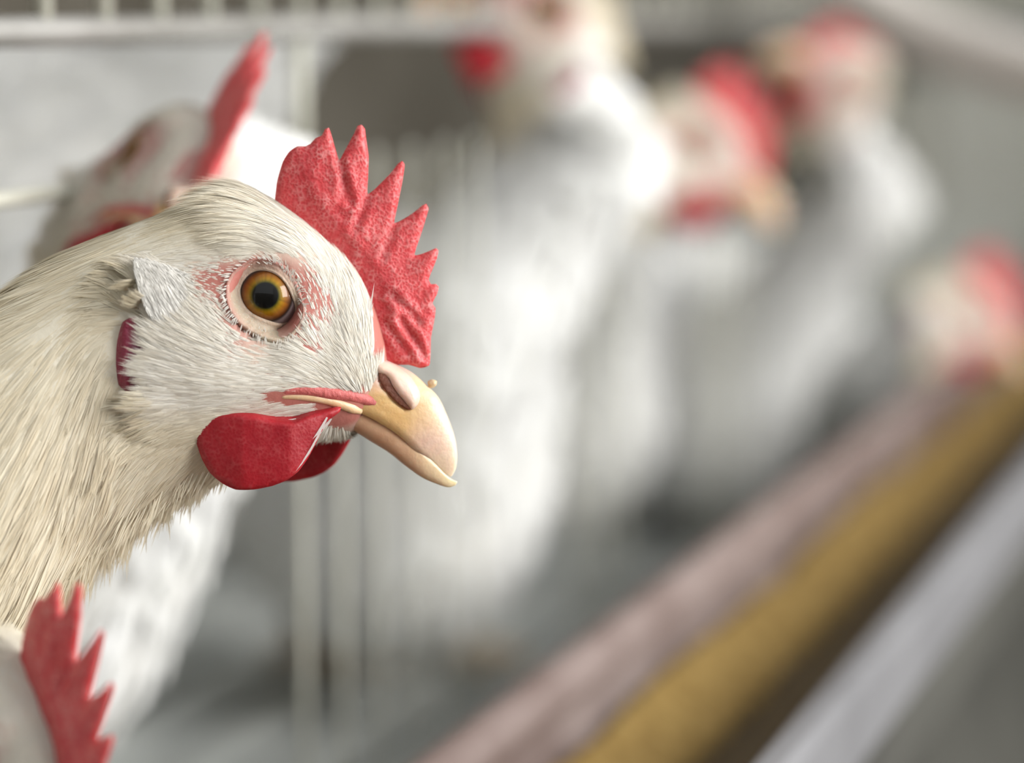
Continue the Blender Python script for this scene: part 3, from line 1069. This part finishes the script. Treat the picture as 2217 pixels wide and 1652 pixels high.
def lash_geo():
    """short white bristles on the eyelids and in rows about the eye"""
    Vs = []
    a, b = closed_curve(LID_IN, 200), closed_curve(LID_OUT, 200)
    for q, n, L in ((0.42, 60, 8), (0.62, 70, 10), (0.8, 80, 11), (0.97, 90, 13), (1.08, 90, 14)):
        idx = rng.choice(200, n, replace=False)
        qv = q + rng.normal(0, 0.05, n)
        xy = a[idx] * (1 - qv)[:, None] + b[idx] * qv[:, None]
        lid_low = xy[:, 1] > 650
        keep = (lid_low | (q > 0.6)) & (rng.random(n) < 0.85)
        xy = xy[keep]
        m = len(xy)
        rad = xy - np.array(EYE)
        rad /= np.linalg.norm(rad, axis=1, keepdims=True)
        tang = np.column_stack([-rad[:, 1], rad[:, 0]])
        d = rad * 0.8 + tang * np.where(xy[:, 0] < 590, -0.5, -0.2)[:, None] + np.array([-0.35, 0.1]) + rng.normal(0, 0.15, (m, 2))
        d /= np.linalg.norm(d, axis=1, keepdims=True)
        s = np.array([BVH_LID.ray_cast(Vector((p_[0], p_[1], 900)), Vector((0, 0, -1)))[0] or Vector((0, 0, surf(p_[0], p_[1]))) for p_ in xy])[:, 2]
        base = np.column_stack([xy, s + 0.5])
        t = np.column_stack([d, np.full(m, 0.25)])
        t /= np.linalg.norm(t, axis=1, keepdims=True)
        bb = np.column_stack([-d[:, 1], d[:, 0], np.zeros(m)])
        nn = np.tile([0, 0, 1.0], (m, 1))
        Vs.append(ribbons(base, t, bb, nn, rng.uniform(0.7, 1.2, m) * L, np.zeros(m), 0.004, np.full(m, 1.0), rng.uniform(2.0, 2.8, m)))
    return np.concatenate(Vs)


# ---- shared part meshes in the head's frame
def part_mesh(name, pts, faces, mat, cols=None):
    me = bpy.data.meshes.new(name)
    me.from_pydata(loc3(pts[:, 0], pts[:, 1], pts[:, 2]).tolist(), [], faces)
    finish_mesh(me, mat, True, cols)
    return me


def flat_col(pts, c):
    return np.tile(np.array(c, float), (len(pts), 1))


PARTS = []
p_, f_ = inflate(COMB_OUT, 6, comb_thick, lambda x, y: 5 * np.sin((x - 600) / 70) * np.clip((640 - y) / 250, 0, 1))
PARTS.append(('comb', part_mesh('comb', p_, f_, M_COMB), None))
p_, f_ = wattle_geo(1)
PARTS.append(('wattle', part_mesh('wattle', p_, f_, M_WATTLE), None))
p_, f_ = wattle_geo(-1, 62, -8)
PARTS.append(('wattle', part_mesh('wattle', p_, f_, M_WATTLE), None))
PARTS.append(('upper_beak', part_mesh('upper_beak', up_dent, up_faces, M_BEAK, beak_colour(up_pts)), None))
p_, f_ = arch_loft(LOWER_ST, 50, 21, under=True)
PARTS.append(('lower_beak', part_mesh('lower_beak', p_, f_, M_BEAK, beak_colour(p_, True)), None))
v_, f_, c_ = lid_geo(1)
BVH_LID = BVHTree.FromPolygons([tuple(q) for q in v_], f_)
lash = lash_geo()
for sd in (1, -1):
    p_, f_, c_ = eye_geo(sd)
    PARTS.append(('eye', part_mesh('eye', p_, f_, M_EYE, c_), None))
    p_, f_, c_ = lid_geo(sd)
    PARTS.append(('eyelid', part_mesh('eyelid', p_, f_, M_SKIN, c_), None))
    L_ = lash.copy()
    L_[:, :, 2] *= sd
    PARTS.append(('eyelash_bristles', ribbon_mesh('eyelash_bristles', to_local(L_), M_FEATHER, np.tile([0.85, 0.81, 0.74], (len(L_), 1))), 'eyelid'))
    p_, f_ = lobe_geo(sd)
    cc_ = flat_col(p_, (0.28, 0.03, 0.065))
    k_ = np.exp(-((p_[:, 0] - 330) / 20) ** 2 - ((p_[:, 1] - 770) / 40) ** 2)[:, None]
    cc_ = cc_ * (1 - k_) + np.array([0.36, 0.17, 0.25]) * k_
    PARTS.append(('earlobe', part_mesh('earlobe', p_, f_, M_LOBE, cc_), None))
    p_, f_ = nostril_geo(sd)
    PARTS.append(('nostril', part_mesh('nostril', p_, f_, M_SKIN, flat_col(p_, (0.16, 0.045, 0.02))), 'upper_beak'))
    p_, f_ = operculum_geo(sd)
    PARTS.append(('nostril_flap', part_mesh('nostril_flap', p_, f_, M_BEAK, flat_col(p_, (0.82, 0.58, 0.48))), 'upper_beak'))
    # corner of the mouth: red skin above, horn-yellow rim below
    pth = side_path([(604, 846), (640, 842), (680, 843), (718, 849), (760, 855), (800, 866), (832, 880)], 40, -12, sd)
    tv, tf = tube(pth, np.interp(np.linspace(0, 1, 40), [0, 0.1, 0.5, 0.9, 1], [4, 13, 17, 13, 4]), 12)
    PARTS.append(('mouth_corner_skin', part_mesh('mouth_corner_skin', tv, tf, M_SKIN, flat_col(tv, (0.55, 0.13, 0.12))), None))
    pth = side_path([(612, 858), (640, 857), (680, 860), (718, 867), (750, 877), (785, 891)], 36, -6, sd)
    tv, tf = tube(pth, np.interp(np.linspace(0, 1, 36), [0, 0.1, 0.5, 0.9, 1], [3, 7, 10, 12, 6]), 12)
    PARTS.append(('mouth_rim', part_mesh('mouth_rim', tv, tf, M_BEAK, flat_col(tv, (0.76, 0.50, 0.30))), None))
p_, f_ = inflate([(926, 826), (936, 821), (946, 825), (945, 834), (938, 840), (928, 838)], 3, lambda d, x, y: 2 + 5 * np.clip(d / 5, 0, 1) + 2 * smooth_noise(x, y, 0.6, 2), lambda x, y: 0 * x + 6)
PARTS.append(('dried_crust', part_mesh('dried_crust', p_, f_, M_BEAK, flat_col(p_, (0.62, 0.47, 0.30))), None))
tp_, tf_, tv_, tn_ = tuft_geo()
for sd in (1, -1):
    q_ = tp_.copy()
    q_[:, 2] *= sd
    PARTS.append(('ear_tuft', part_mesh('ear_tuft', q_, tf_, M_BODY, flat_col(q_, (0.86, 0.84, 0.79))), None))
    q_, n_ = tv_.copy(), tn_.copy()
    q_[:, :, 2] *= sd
    n_[:, 2] *= sd
    PARTS.append(('tuft_feathers', ribbon_mesh('tuft_feathers', to_local(q_), M_FEATHER, np.array([0.93, 0.90, 0.84]) * (0.86 + 0.14 * np.random.default_rng(5).random((len(q_), 1))), nrm_local(n_)), 'ear_tuft'))
LABELS = {'ear_tuft': 'pointed white feather tuft over the ear', 'comb': 'red serrated comb', 'wattle': 'deep red rounded wattle', 'eye': 'amber eye with black pupil', 'earlobe': 'purplish red earlobe',
          'upper_beak': 'pale horn coloured upper beak', 'lower_beak': 'pale horn coloured lower beak', 'eyelid': 'pinkish bare eyelid ring'}

# ------------------------------------------------------------------ hens
HEN_GROUP = 'white hens along the cage front'
C_AX = CAM.to_3x3()
CAM_R, CAM_U, CAM_F = C_AX.col[0].copy(), C_AX.col[1].copy(), -C_AX.col[2]
ALL_BODIES = []


def head_matrix(eye_px, depth, left=False, rot=0.0, yaw=0.0, axes=None, size=1.0):
    """frame of a head: seen from its right side by default; rot turns it clockwise as seen, yaw turns the beak towards the viewer"""
    base = Matrix((CAM_R, CAM_F, CAM_U)).transposed()
    if axes is None:
        R = Matrix.Rotation(math.radians(rot), 3, 'Y') @ Matrix.Rotation(-math.radians(yaw) * (-1 if left else 1), 3, 'Z')
        if left:
            R = R @ Matrix.Rotation(math.pi, 3, 'Z')
    else:
        Bv, Cv = Vector(axes[0]).normalized(), Vector(axes[1])
        Cv = (Cv - Bv * Cv.dot(Bv)).normalized()
        b0, c0 = Vector((0.7, 0, -0.714)).normalized(), Vector((0.714, 0, 0.7)).normalized()
        R = Matrix((Bv, Cv, Bv.cross(Cv))).transposed() @ Matrix((b0, c0, b0.cross(c0)))
    R = base @ R * size
    side = -1 if left else 1
    e = Vector(loc3(EYE[0], EYE[1], 150 * side))
    pos = P(*eye_px, depth) - R @ e
    return Matrix.Translation(pos) @ R.to_4x4()


def leg_geo(top, foot):
    """shank with three front toes and one hind toe"""
    top, foot = np.array(top), np.array(foot)
    knee = (top + foot) / 2 + np.array([-0.012, 0, 0.0])
    v, f = tube([top, knee, foot], [0.011, 0.007, 0.0055], 8)
    v, f = v.tolist(), list(f)
    for dx, dy in ((0.045, 0), (0.036, 0.024), (0.036, -0.024), (-0.02, 0.0)):
        tv, tf = tube([foot + [0, 0, 0.001], foot + [dx * 0.5, dy * 0.5, 0.002], foot + [dx, dy, -0.002]], [0.005, 0.0045, 0.002], 6)
        f += [tuple(i + len(v) for i in q) for q in tf]
        v += tv.tolist()
    return np.array(v), f


def body_loft(stations, n_sec, n_ring):
    """stations: rows of centre(3), up half-vector(3), side half-vector(3) in world"""
    a = catmull(np.array(stations), n_sec)
    th = np.linspace(0, 2 * math.pi, n_ring, endpoint=False)
    c, s = np.cos(th)[None, :, None], np.sin(th)[None, :, None]
    return (a[:, None, 0:3] + a[:, None, 3:6] * c + a[:, None, 6:9] * s).reshape(-1, 3), ring_faces(n_sec, n_ring)


def plume_cards(verts, n_sec, n_ring, sec_from, count, seed):
    """overlapping leaf-shaped body feathers lying along the loft"""
    r = np.random.default_rng(seed)
    G = verts.reshape(n_sec, n_ring, 3)
    i = r.uniform(sec_from, n_sec - 3, count)
    j = r.uniform(0, n_ring, count)
    i0, j0 = i.astype(int), j.astype(int)
    p = G[i0, j0 % n_ring] * (1 - (i - i0))[:, None] + G[i0 + 1, j0 % n_ring] * (i - i0)[:, None]
    t = G[np.minimum(i0 + 2, n_sec - 1), j0 % n_ring] - G[i0, j0 % n_ring]
    t /= np.linalg.norm(t, axis=1, keepdims=True) + 1e-12
    e = G[i0, (j0 + 1) % n_ring] - G[i0, (j0 - 1) % n_ring]
    n = np.cross(t, e)
    n /= np.linalg.norm(n, axis=1, keepdims=True) + 1e-12
    c = G.mean(1)[i0]
    sg = np.sign(((p - c) * n).sum(1, keepdims=True))
    n = n * sg
    t = t + r.normal(0, 0.15, (count, 3))
    t = t - n * (t * n).sum(1, keepdims=True)
    t /= np.linalg.norm(t, axis=1, keepdims=True)
    b = np.cross(n, t)
    L = r.uniform(0.014, 0.026, count)
    W = L * 0.16
    V = ribbons(p - n * 0.0008, t, b, n, L, np.zeros(count), 3.0, 0.0035 * r.uniform(0.5, 1.6, count), W * 2)
    tn = r.uniform(0, 1, count)[:, None]
    C = np.array([0.90, 0.90, 0.89]) * tn + np.array([0.82, 0.82, 0.79]) * (1 - tn)
    return V, C


def add_hen(label, M, body, feet, seed, head=True, n_sec=90, cards=5000):
    """M: head frame; body: [(point, half-height, half-width, side vector)...] from the neck to the tail"""
    base = Vector(((feet[0][0] + feet[1][0]) / 2, (feet[0][1] + feet[1][1]) / 2, CAGE_FLOOR))
    root = empty('hen', base)
    tag(root, label, 'hen', HEN_GROUP)
    T0 = Matrix.Translation(-base)
    st, rows = [], None
    if head:
        R3 = M.to_3x3()
        hx, hy, hs = loft_px(HEAD_ST + NAPE_ST, 64, 48)
        hl = loc3(hx, hy, hs)
        Mm = np.array(M)
        rows = hl @ Mm[:3, :3].T + Mm[:3, 3]
        for tp, bt, w in (HEAD_ST + NAPE_ST)[-2:]:
            T_, B_ = Vector(loc3(*tp, 0)), Vector(loc3(*bt, 0))
            c = M @ ((T_ + B_) / 2)
            st.append([*c, *(R3 @ ((T_ - B_) / 2)), *(R3 @ Vector((0, -w * S, 0)))])
    pts = [Vector(b[0]) for b in body]
    last = Vector(st[-1][:3]) if st else None
    prev_side = Vector(st[-1][6:9]).normalized() if st else None
    for k, (p0, rv, rh, sv) in enumerate(body):
        p0 = Vector(p0)
        q0 = pts[k - 1] if k else (last if last is not None else p0 - (pts[1] - p0))
        q1 = pts[k + 1] if k + 1 < len(pts) else p0 + (p0 - pts[k - 1])
        t = (q1 - q0).normalized()
        sv = Vector(sv).normalized()
        sv = (sv - t * sv.dot(t)).normalized()
        up = t.cross(sv)
        st.append([*p0, *(up * rv), *(sv * rh)])
    n_body = n_sec
    V, F = body_loft(st, n_body, 48)
    if head:     # the head's own rows, then the neck and trunk
        skip = int((n_body - 1) / (len(st) - 1)) + 1
        V = np.vstack([rows.reshape(-1, 3), V.reshape(n_body, 48, 3)[skip:].reshape(-1, 3)])
        n_sec = 64 + n_body - skip
        F = ring_faces(n_sec, 48)
    ALL_BODIES.append(V)
    cols = flat_col(V, (0.80, 0.79, 0.76))
    if head:
        Mi = np.array((M.inverted()))
        loc = V @ Mi[:3, :3].T + Mi[:3, 3]
        x, y = loc[:, 0] / S + 600, 750 - loc[:, 2] / S
        nearhead = 0.8 * np.clip((x - 380) / 60, 0, 1)[:, None] * (np.linalg.norm(loc, axis=1) < 0.045)[:, None]
        cols = cols * (1 - nearhead) + skin_colour(x, y) * nearhead
    mesh_obj('body', V - np.array(base), F, M_BODY, root, True, cols)
    Vc, Cc = plume_cards(V, n_sec, 48, 66 if head else 2, cards, seed)
    pm = ribbon_mesh('body_feathers', Vc - np.array(base), M_FEATHER, Cc)
    tag(link('body_feathers', pm, root), kind='stuff')
    if head:
        add_head_parts(root, T0 @ M, False)
    add_legs(root, base, feet, body)
    return root


def add_head_parts(root, ML, near):
    made = {}
    for nm, me, par in PARTS:
        if not near and nm in ('eyelash_bristles', 'tuft_feathers'):
            continue
        o = link(nm, me, made[par] if par else root)
        if not par:
            o.matrix_local = ML
        if nm in LABELS and par is None:
            o['label'] = LABELS[nm]
        if nm in ('eyelash_bristles', 'tuft_feathers'):
            o['kind'] = 'stuff'
        if par is None:
            made[nm] = o
    o = link('face_feathers', FACE_FEATHERS if near else FACE_FEATHERS_FAR, root)
    o.matrix_local = ML
    o['kind'] = 'stuff'
    if near:
        o = link('stray_feathers', WISP_MESH, root)
        o.matrix_local = ML
        o['kind'] = 'stuff'
        o = link('neck_feathers', NECK_FEATHERS, root)
        o.matrix_local = ML
        o['kind'] = 'stuff'


def add_legs(root, base, feet, body):
    for fx, fy in feet:
        zt = max(0.80, body[len(body) // 2][0][2] - body[len(body) // 2][1] + 0.02) if body else 0.80
        v, f = leg_geo((fx, fy, zt), (fx, fy, CAGE_FLOOR + 0.006))
        mesh_obj('leg', v - np.array(base), f, M_LEG, root)


# ---- the near hen
M_NEAR = Matrix.Translation(P(600, 750, D0)) @ Matrix((CAM_R, CAM_F, CAM_U)).transposed().to_4x4()
bl = loc3(body_px[:, 0], body_px[:, 1], body_px[:, 2])
Mn = np.array(M_NEAR)
bw = bl @ Mn[:3, :3].T + Mn[:3, 3]
ALL_BODIES.append(bw)
mid = M_NEAR @ Vector(loc3(-1650, 1500, 0))
near_base = Vector((mid.x, mid.y, CAGE_FLOOR))
near = empty('hen', near_base)
tag(near, 'white hen in sharp focus in front, head in profile, amber eye, beak pointing right', 'hen', HEN_GROUP)
mesh_obj('body', bw - np.array(near_base), body_faces, M_BODY, near, True, skin_colour(body_px[:, 0], body_px[:, 1]))
add_head_parts(near, Matrix.Translation(-near_base) @ M_NEAR, True)
add_legs(near, near_base, [(mid.x, mid.y - 0.03), (mid.x, mid.y + 0.03)], [((0, 0, 0.86), 0.07)] * 2)


def body_path(neck, chest, fwd, length=1.0, size=1.0):
    """neck points then chest and trunk going back from the chest; fwd = heading of the body"""
    f = Vector((fwd[0], fwd[1], 0)).normalized()
    sv = Vector((f.y, -f.x, 0))
    ch = Vector(chest)
    out = [(p, rv, rh, sv) for p, rv, rh in neck]
    for back, dz, rv, rh in ((0.0, 0.0, 0.066, 0.056), (0.07, 0.006, 0.078, 0.068), (0.15, 0.016, 0.070, 0.062), (0.22, 0.034, 0.046, 0.04),
                             (0.275, 0.065, 0.022, 0.02), (0.30, 0.08, 0.005, 0.006)):
        out.append((ch - f * back * length * size + Vector((0, 0, dz)), rv * size, rh * size, sv))
    m = ch - f * 0.10
    return out, [(m.x + sv.x * 0.03, m.y + sv.y * 0.03), (m.x - sv.x * 0.03, m.y - sv.y * 0.03)]


# ---- hen behind at the upper left, face on, head tilted
M2 = head_matrix((268, 322), 0.745, axes=((0.10, -0.9, -0.40), (0.58, -0.28, 0.77)), size=1.08)
bp, ft = body_path([(P(500, 470, 0.81), 0.024, 0.024), (P(330, 800, 0.85), 0.036, 0.034)], P(20, 1190, 0.88), (1, -0.1))
add_hen('white hen behind the near hen, facing the viewer, tall red comb tilted right', M2, bp, ft, 11)
# ---- hen low at the left edge, only its comb and crown in view
M0 = head_matrix((-128, 1645), 0.552, rot=6, yaw=50)
bp, ft = body_path([(P(-340, 2030, 0.572), 0.021, 0.02), (Vector((-0.375, 0.42, 0.81)), 0.032, 0.03)], Vector((-0.44, 0.315, 0.825)), (1, 0.2))
add_hen('white hen at the lower left corner showing only its red comb', M0, bp, ft, 12)
# ---- hen at the top, facing left, head level
M3 = head_matrix((1185, 15), 1.10, left=True, rot=49)
bp, ft = body_path([(P(1268, 300, 1.13), 0.025, 0.025), (P(1150, 500, 1.14), 0.033, 0.033), (P(990, 740, 1.15), 0.044, 0.042)], P(855, 1040, 1.20), (0.45, -0.9), length=0.5, size=1.08)
add_hen('bright white hen at the top facing left, its head cut by the frame', M3, bp, ft, 13)
# ---- hen with dark red wattle, facing right
M4 = head_matrix((1510, 300), 1.31)
bp, ft = body_path([(P(1325, 480, 1.34), 0.027, 0.025), (P(1265, 660, 1.40), 0.033, 0.032)], P(1210, 860, 1.48), (1, 0.1))
add_hen('blurred white hen right of centre in profile, dark red wattle, facing right', M4, bp, ft, 14)
# ---- hen with its head turned back, near the pale hose
M5 = head_matrix((1850, 190), 1.50, left=True, rot=62, yaw=50)
bp, ft = body_path([(P(1880, 400, 1.53), 0.023, 0.023), (P(1760, 580, 1.56), 0.027, 0.026), (P(1640, 760, 1.6), 0.038, 0.036)], P(1560, 960, 1.64) + Vector((0, 0, 0.03)), (0.9, -0.35), length=0.8)
add_hen('blurred white hen with raised pinkish head beside the pale hose', M5, bp, ft, 15)
# ---- hen at the right edge
M6 = head_matrix((2095, 668), 1.63, size=0.96)
bp, ft = body_path([(P(1925, 795, 1.69), 0.027, 0.025), (P(1840, 890, 1.80), 0.036, 0.034)], P(1760, 1010, 1.87) + Vector((-0.02, 0, 0.07)), (1, 0.1))
add_hen('heavily blurred white hen at the right edge above the feed trough', M6, bp, ft, 16)
# ---- hen standing deeper in the cage with its tail to the aisle
bp, ft = body_path([(Vector((-0.86, 0.97, 0.99)), 0.012, 0.012), (Vector((-0.81, 0.97, 0.97)), 0.034, 0.032)], Vector((-0.75, 0.97, 0.905)), (-1, 0.0), size=1.2)
add_hen('hen deep inside the cage at the upper left, rump towards the bars', None, bp, ft, 17, head=False)

# ------------------------------------------------------------------ cage front
ALLV = np.vstack(ALL_BODIES)
cf = empty('cage_front', (CAGE_X, 2.2, CAGE_FLOOR))
tag(cf, 'cream coated wire cage front with upright bars and rails, behind the hens', 'cage')
cfo = np.array((CAGE_X, 2.2, CAGE_FLOOR))


def crosses(y, z0, z1, pad=0.006):
    m = (np.abs(ALLV[:, 0] - CAGE_X) < 0.012) & (np.abs(ALLV[:, 1] - y) < pad + 0.004) & (ALLV[:, 2] > z0) & (ALLV[:, 2] < z1)
    return m.any()


def shared_bar(name, h, r):
    me = bpy.data.meshes.new(name)
    v, f = tube([(0, 0, 0), (0, 0, h * 0.5), (0, 0, h)], r, 8)
    me.from_pydata(v.tolist(), [], f)
    finish_mesh(me, M_BAR)
    return me


BAR_UP = shared_bar('upright_bar', 0.36, 0.0026)
BAR_LOW = shared_bar('upright_bar', 0.042, 0.0026)
BAR_THIN = shared_bar('thin_wire', 0.253, 0.0012)
RAIL_Z = 0.995
k = 0
y = 0.777 - 0.0355 * 13
while y < 4.2:
    if not crosses(y, RAIL_Z, 1.35):
        o = link('upright_bar', BAR_UP, cf)
        o.location = Vector((CAGE_X, y, RAIL_Z)) - Vector(cfo)
    if k % 2 == 1 and y < 0.87 and not crosses(y, 0.953, RAIL_Z):
        o = link('upright_bar', BAR_LOW, cf)
        o.location = Vector((CAGE_X, y, 0.953)) - Vector(cfo)
    if not crosses(y, 0.70, 0.953):
        o = link('thin_wire', BAR_THIN, cf)
        o.location = Vector((CAGE_X, y, 0.70)) - Vector(cfo)
    k += 1
    y += 0.0355
for z, r, ye in ((RAIL_Z, 0.0040, 4.3), (1.355, 0.004, 4.3), (0.953, 0.0022, 0.86), (0.705, 0.004, 4.3)):
    v, f = tube([(CAGE_X, 0.2, z), (CAGE_X, 0.2 + (ye - 0.2) / 2, z), (CAGE_X, ye, z)], r, 10)
    mesh_obj('rail', v - cfo, f, M_BAR if z == 0.953 else M_RAIL, cf)

# cage floor of slats
fl = empty('cage_floor', (-0.64, 2.2, CAGE_FLOOR))
tag(fl, 'grey slatted cage floor under the hens', 'cage floor')
for i in range(14):
    x0 = -0.345 - 0.044 * (i + 1)
    v, f = box_geo((x0, -0.2, CAGE_FLOOR - 0.012), (x0 + 0.032, 4.3, CAGE_FLOOR), 0.003)
    mesh_obj('slat', np.array(v) - np.array((-0.64, 2.2, CAGE_FLOOR)), f, M_SLAT, fl, False)
for yy in (0.1, 1.4, 2.7, 4.0):
    v, f = box_geo((-0.97, yy, CAGE_FLOOR - 0.04), (-0.335, yy + 0.025, CAGE_FLOOR - 0.012), 0.003)
    mesh_obj('floor_joist', np.array(v) - np.array((-0.64, 2.2, CAGE_FLOOR)), f, M_RAIL, fl, False)
    v, f = box_geo((-0.97, yy, 0.0), (-0.945, yy + 0.025, CAGE_FLOOR - 0.04), 0.003)
    mesh_obj('post', np.array(v) - np.array((-0.64, 2.2, CAGE_FLOOR)), f, M_RAIL, fl, False)
    v, f = box_geo((-0.36, yy, 0.0), (-0.335, yy + 0.025, CAGE_FLOOR - 0.04), 0.003)
    mesh_obj('post', np.array(v) - np.array((-0.64, 2.2, CAGE_FLOOR)), f, M_RAIL, fl, False)


# ------------------------------------------------------------------ feed trough
def extrude_profile(prof, y0, y1, n=2):
    m = len(prof)
    v = [(p[0], y0 + (y1 - y0) * k / (n - 1), p[1]) for k in range(n) for p in prof]
    f = [(k * m + j, k * m + (j + 1) % m, (k + 1) * m + (j + 1) % m, (k + 1) * m + j) for k in range(n - 1) for j in range(m)]
    f += [tuple(range(m - 1, -1, -1)), tuple((n - 1) * m + j for j in range(m))]
    return np.array(v, float), f


tr = empty('feed_trough', (-0.20, 2.2, 0.74))
tag(tr, 'long feed trough with pale outer lip and brown stained inside running along the cages', 'trough')
to = np.array((-0.20, 2.2, 0.74))
Y0, Y1 = 0.05, 4.4
prof = [(-0.252, 0.790), (-0.249, 0.790), (-0.240, 0.762), (-0.222, 0.732), (-0.190, 0.726), (-0.168, 0.744), (-0.156, 0.784), (-0.153, 0.784), (-0.164, 0.741),
        (-0.189, 0.722), (-0.224, 0.728), (-0.243, 0.760)]
v, f = extrude_profile(prof, Y0, Y1)
mesh_obj('channel', v - to, f, M_TROUGH_IN, tr, False)
prof = [(-0.158, 0.806), (-0.155, 0.809), (-0.149, 0.809), (-0.146, 0.806), (-0.1465, 0.784), (-0.149, 0.781), (-0.156, 0.783)]
v, f = extrude_profile(prof, Y0, Y1)
mesh_obj('outer_lip', v - to, f, M_TROUGH_LIP, tr, False)
v, f = extrude_profile([(-0.1525, 0.784), (-0.149, 0.782), (-0.162, 0.738), (-0.188, 0.718), (-0.189, 0.7215), (-0.1635, 0.7415)], Y0, Y1)
mesh_obj('outer_wall', v - to, f, M_SHEET, tr, False)
v, f = tube([(-0.249, Y0, 0.7915), (-0.249, 2.0, 0.7915), (-0.249, Y1, 0.7915)], 0.008, 14)
mesh_obj('back_lip', v - to, f, M_TROUGH_IN, tr)
for yy in (0.12, 1.42, 2.72, 4.02):
    v, f = tube([(-0.337, yy, 0.705), (-0.29, yy, 0.715), (-0.225, yy, 0.7245)], 0.004, 8)
    mesh_obj('bracket', v - to, f, M_RAIL, tr)
# feed lying in the trough: dry and golden against the back, a dark brown strip along the outer wall
def feed_bed(name, x0, x1, z0, z1, zb, mat, seed):
    nx, ny = 10, 420
    gx = np.linspace(x0, x1, nx)
    gy = np.linspace(Y0 + 0.01, Y1 - 0.01, ny)
    XX, YY = np.meshgrid(gx, gy)
    ZZ = z0 + (z1 - z0) * (XX - x0) / (x1 - x0) + 0.003 * smooth_noise(XX * 400, YY * 120, 0.3, seed) + rng.normal(0, 0.001, XX.shape)
    top = np.stack([XX, YY, ZZ], -1).reshape(-1, 3)
    bot = np.stack([np.clip(XX, -0.220, -0.184), YY, np.full_like(XX, zb)], -1).reshape(-1, 3)
    F = [(i * nx + j, i * nx + j + 1, (i + 1) * nx + j + 1, (i + 1) * nx + j) for i in range(ny - 1) for j in range(nx - 1)]
    nb = len(top)
    for i in range(ny - 1):
        a = i * nx
        F.append((a, a + nx, a + nx + nb, a + nb))
        a = i * nx + nx - 1
        F.append((a + nx, a, a + nb, a + nx + nb))
    return mesh_obj(name, np.vstack([top, bot]), F, mat)


tag(feed_bed('grain_feed', -0.2385, -0.2145, 0.776, 0.762, 0.736, M_FEED, 4), 'golden dry ground feed heaped along the back of the trough', 'feed', kind='stuff')
tag(feed_bed('dark_feed', -0.2140, -0.1645, 0.760, 0.755, 0.7335, M_FEED_DARK, 6), 'dark brown feed beside the pale trough lip', 'feed', kind='stuff')

# sheet that closes the space under the trough
v = []
n_w = 160
for k in range(n_w):
    yy = 0.2 + 4.1 * k / (n_w - 1)
    dx = 0.006 * math.sin(yy * 55)
    v += [(-0.315 + dx, yy, 0.68), (-0.22 + dx, yy, 0.34), (-0.17 + dx, yy, 0.02), (-0.173 + dx, yy, 0.02), (-0.223 + dx, yy, 0.34), (-0.318 + dx, yy, 0.68)]
v, f = np.array(v), ring_faces(n_w, 6)
o = mesh_obj('deflector_sheet', v, f, M_SHEET)
tag(o, 'grey corrugated sheet sloping down below the feed trough', 'sheet')

# pale plastic hose crossing the upper right corner
hp = catmull(np.array([P(1480, -420, 1.46), P(1720, -130, 1.42), P(1960, 50, 1.37), P(2217, 145, 1.32), P(2480, 170, 1.28), P(2760, 40, 1.25), P(2900, -300, 1.24)]), 60)
v, f = tube(hp, 0.0155, 14)
o = mesh_obj('water_hose', v, f, M_HOSE)
tag(o, 'thick pale plastic hose sagging across the upper right corner', 'hose')
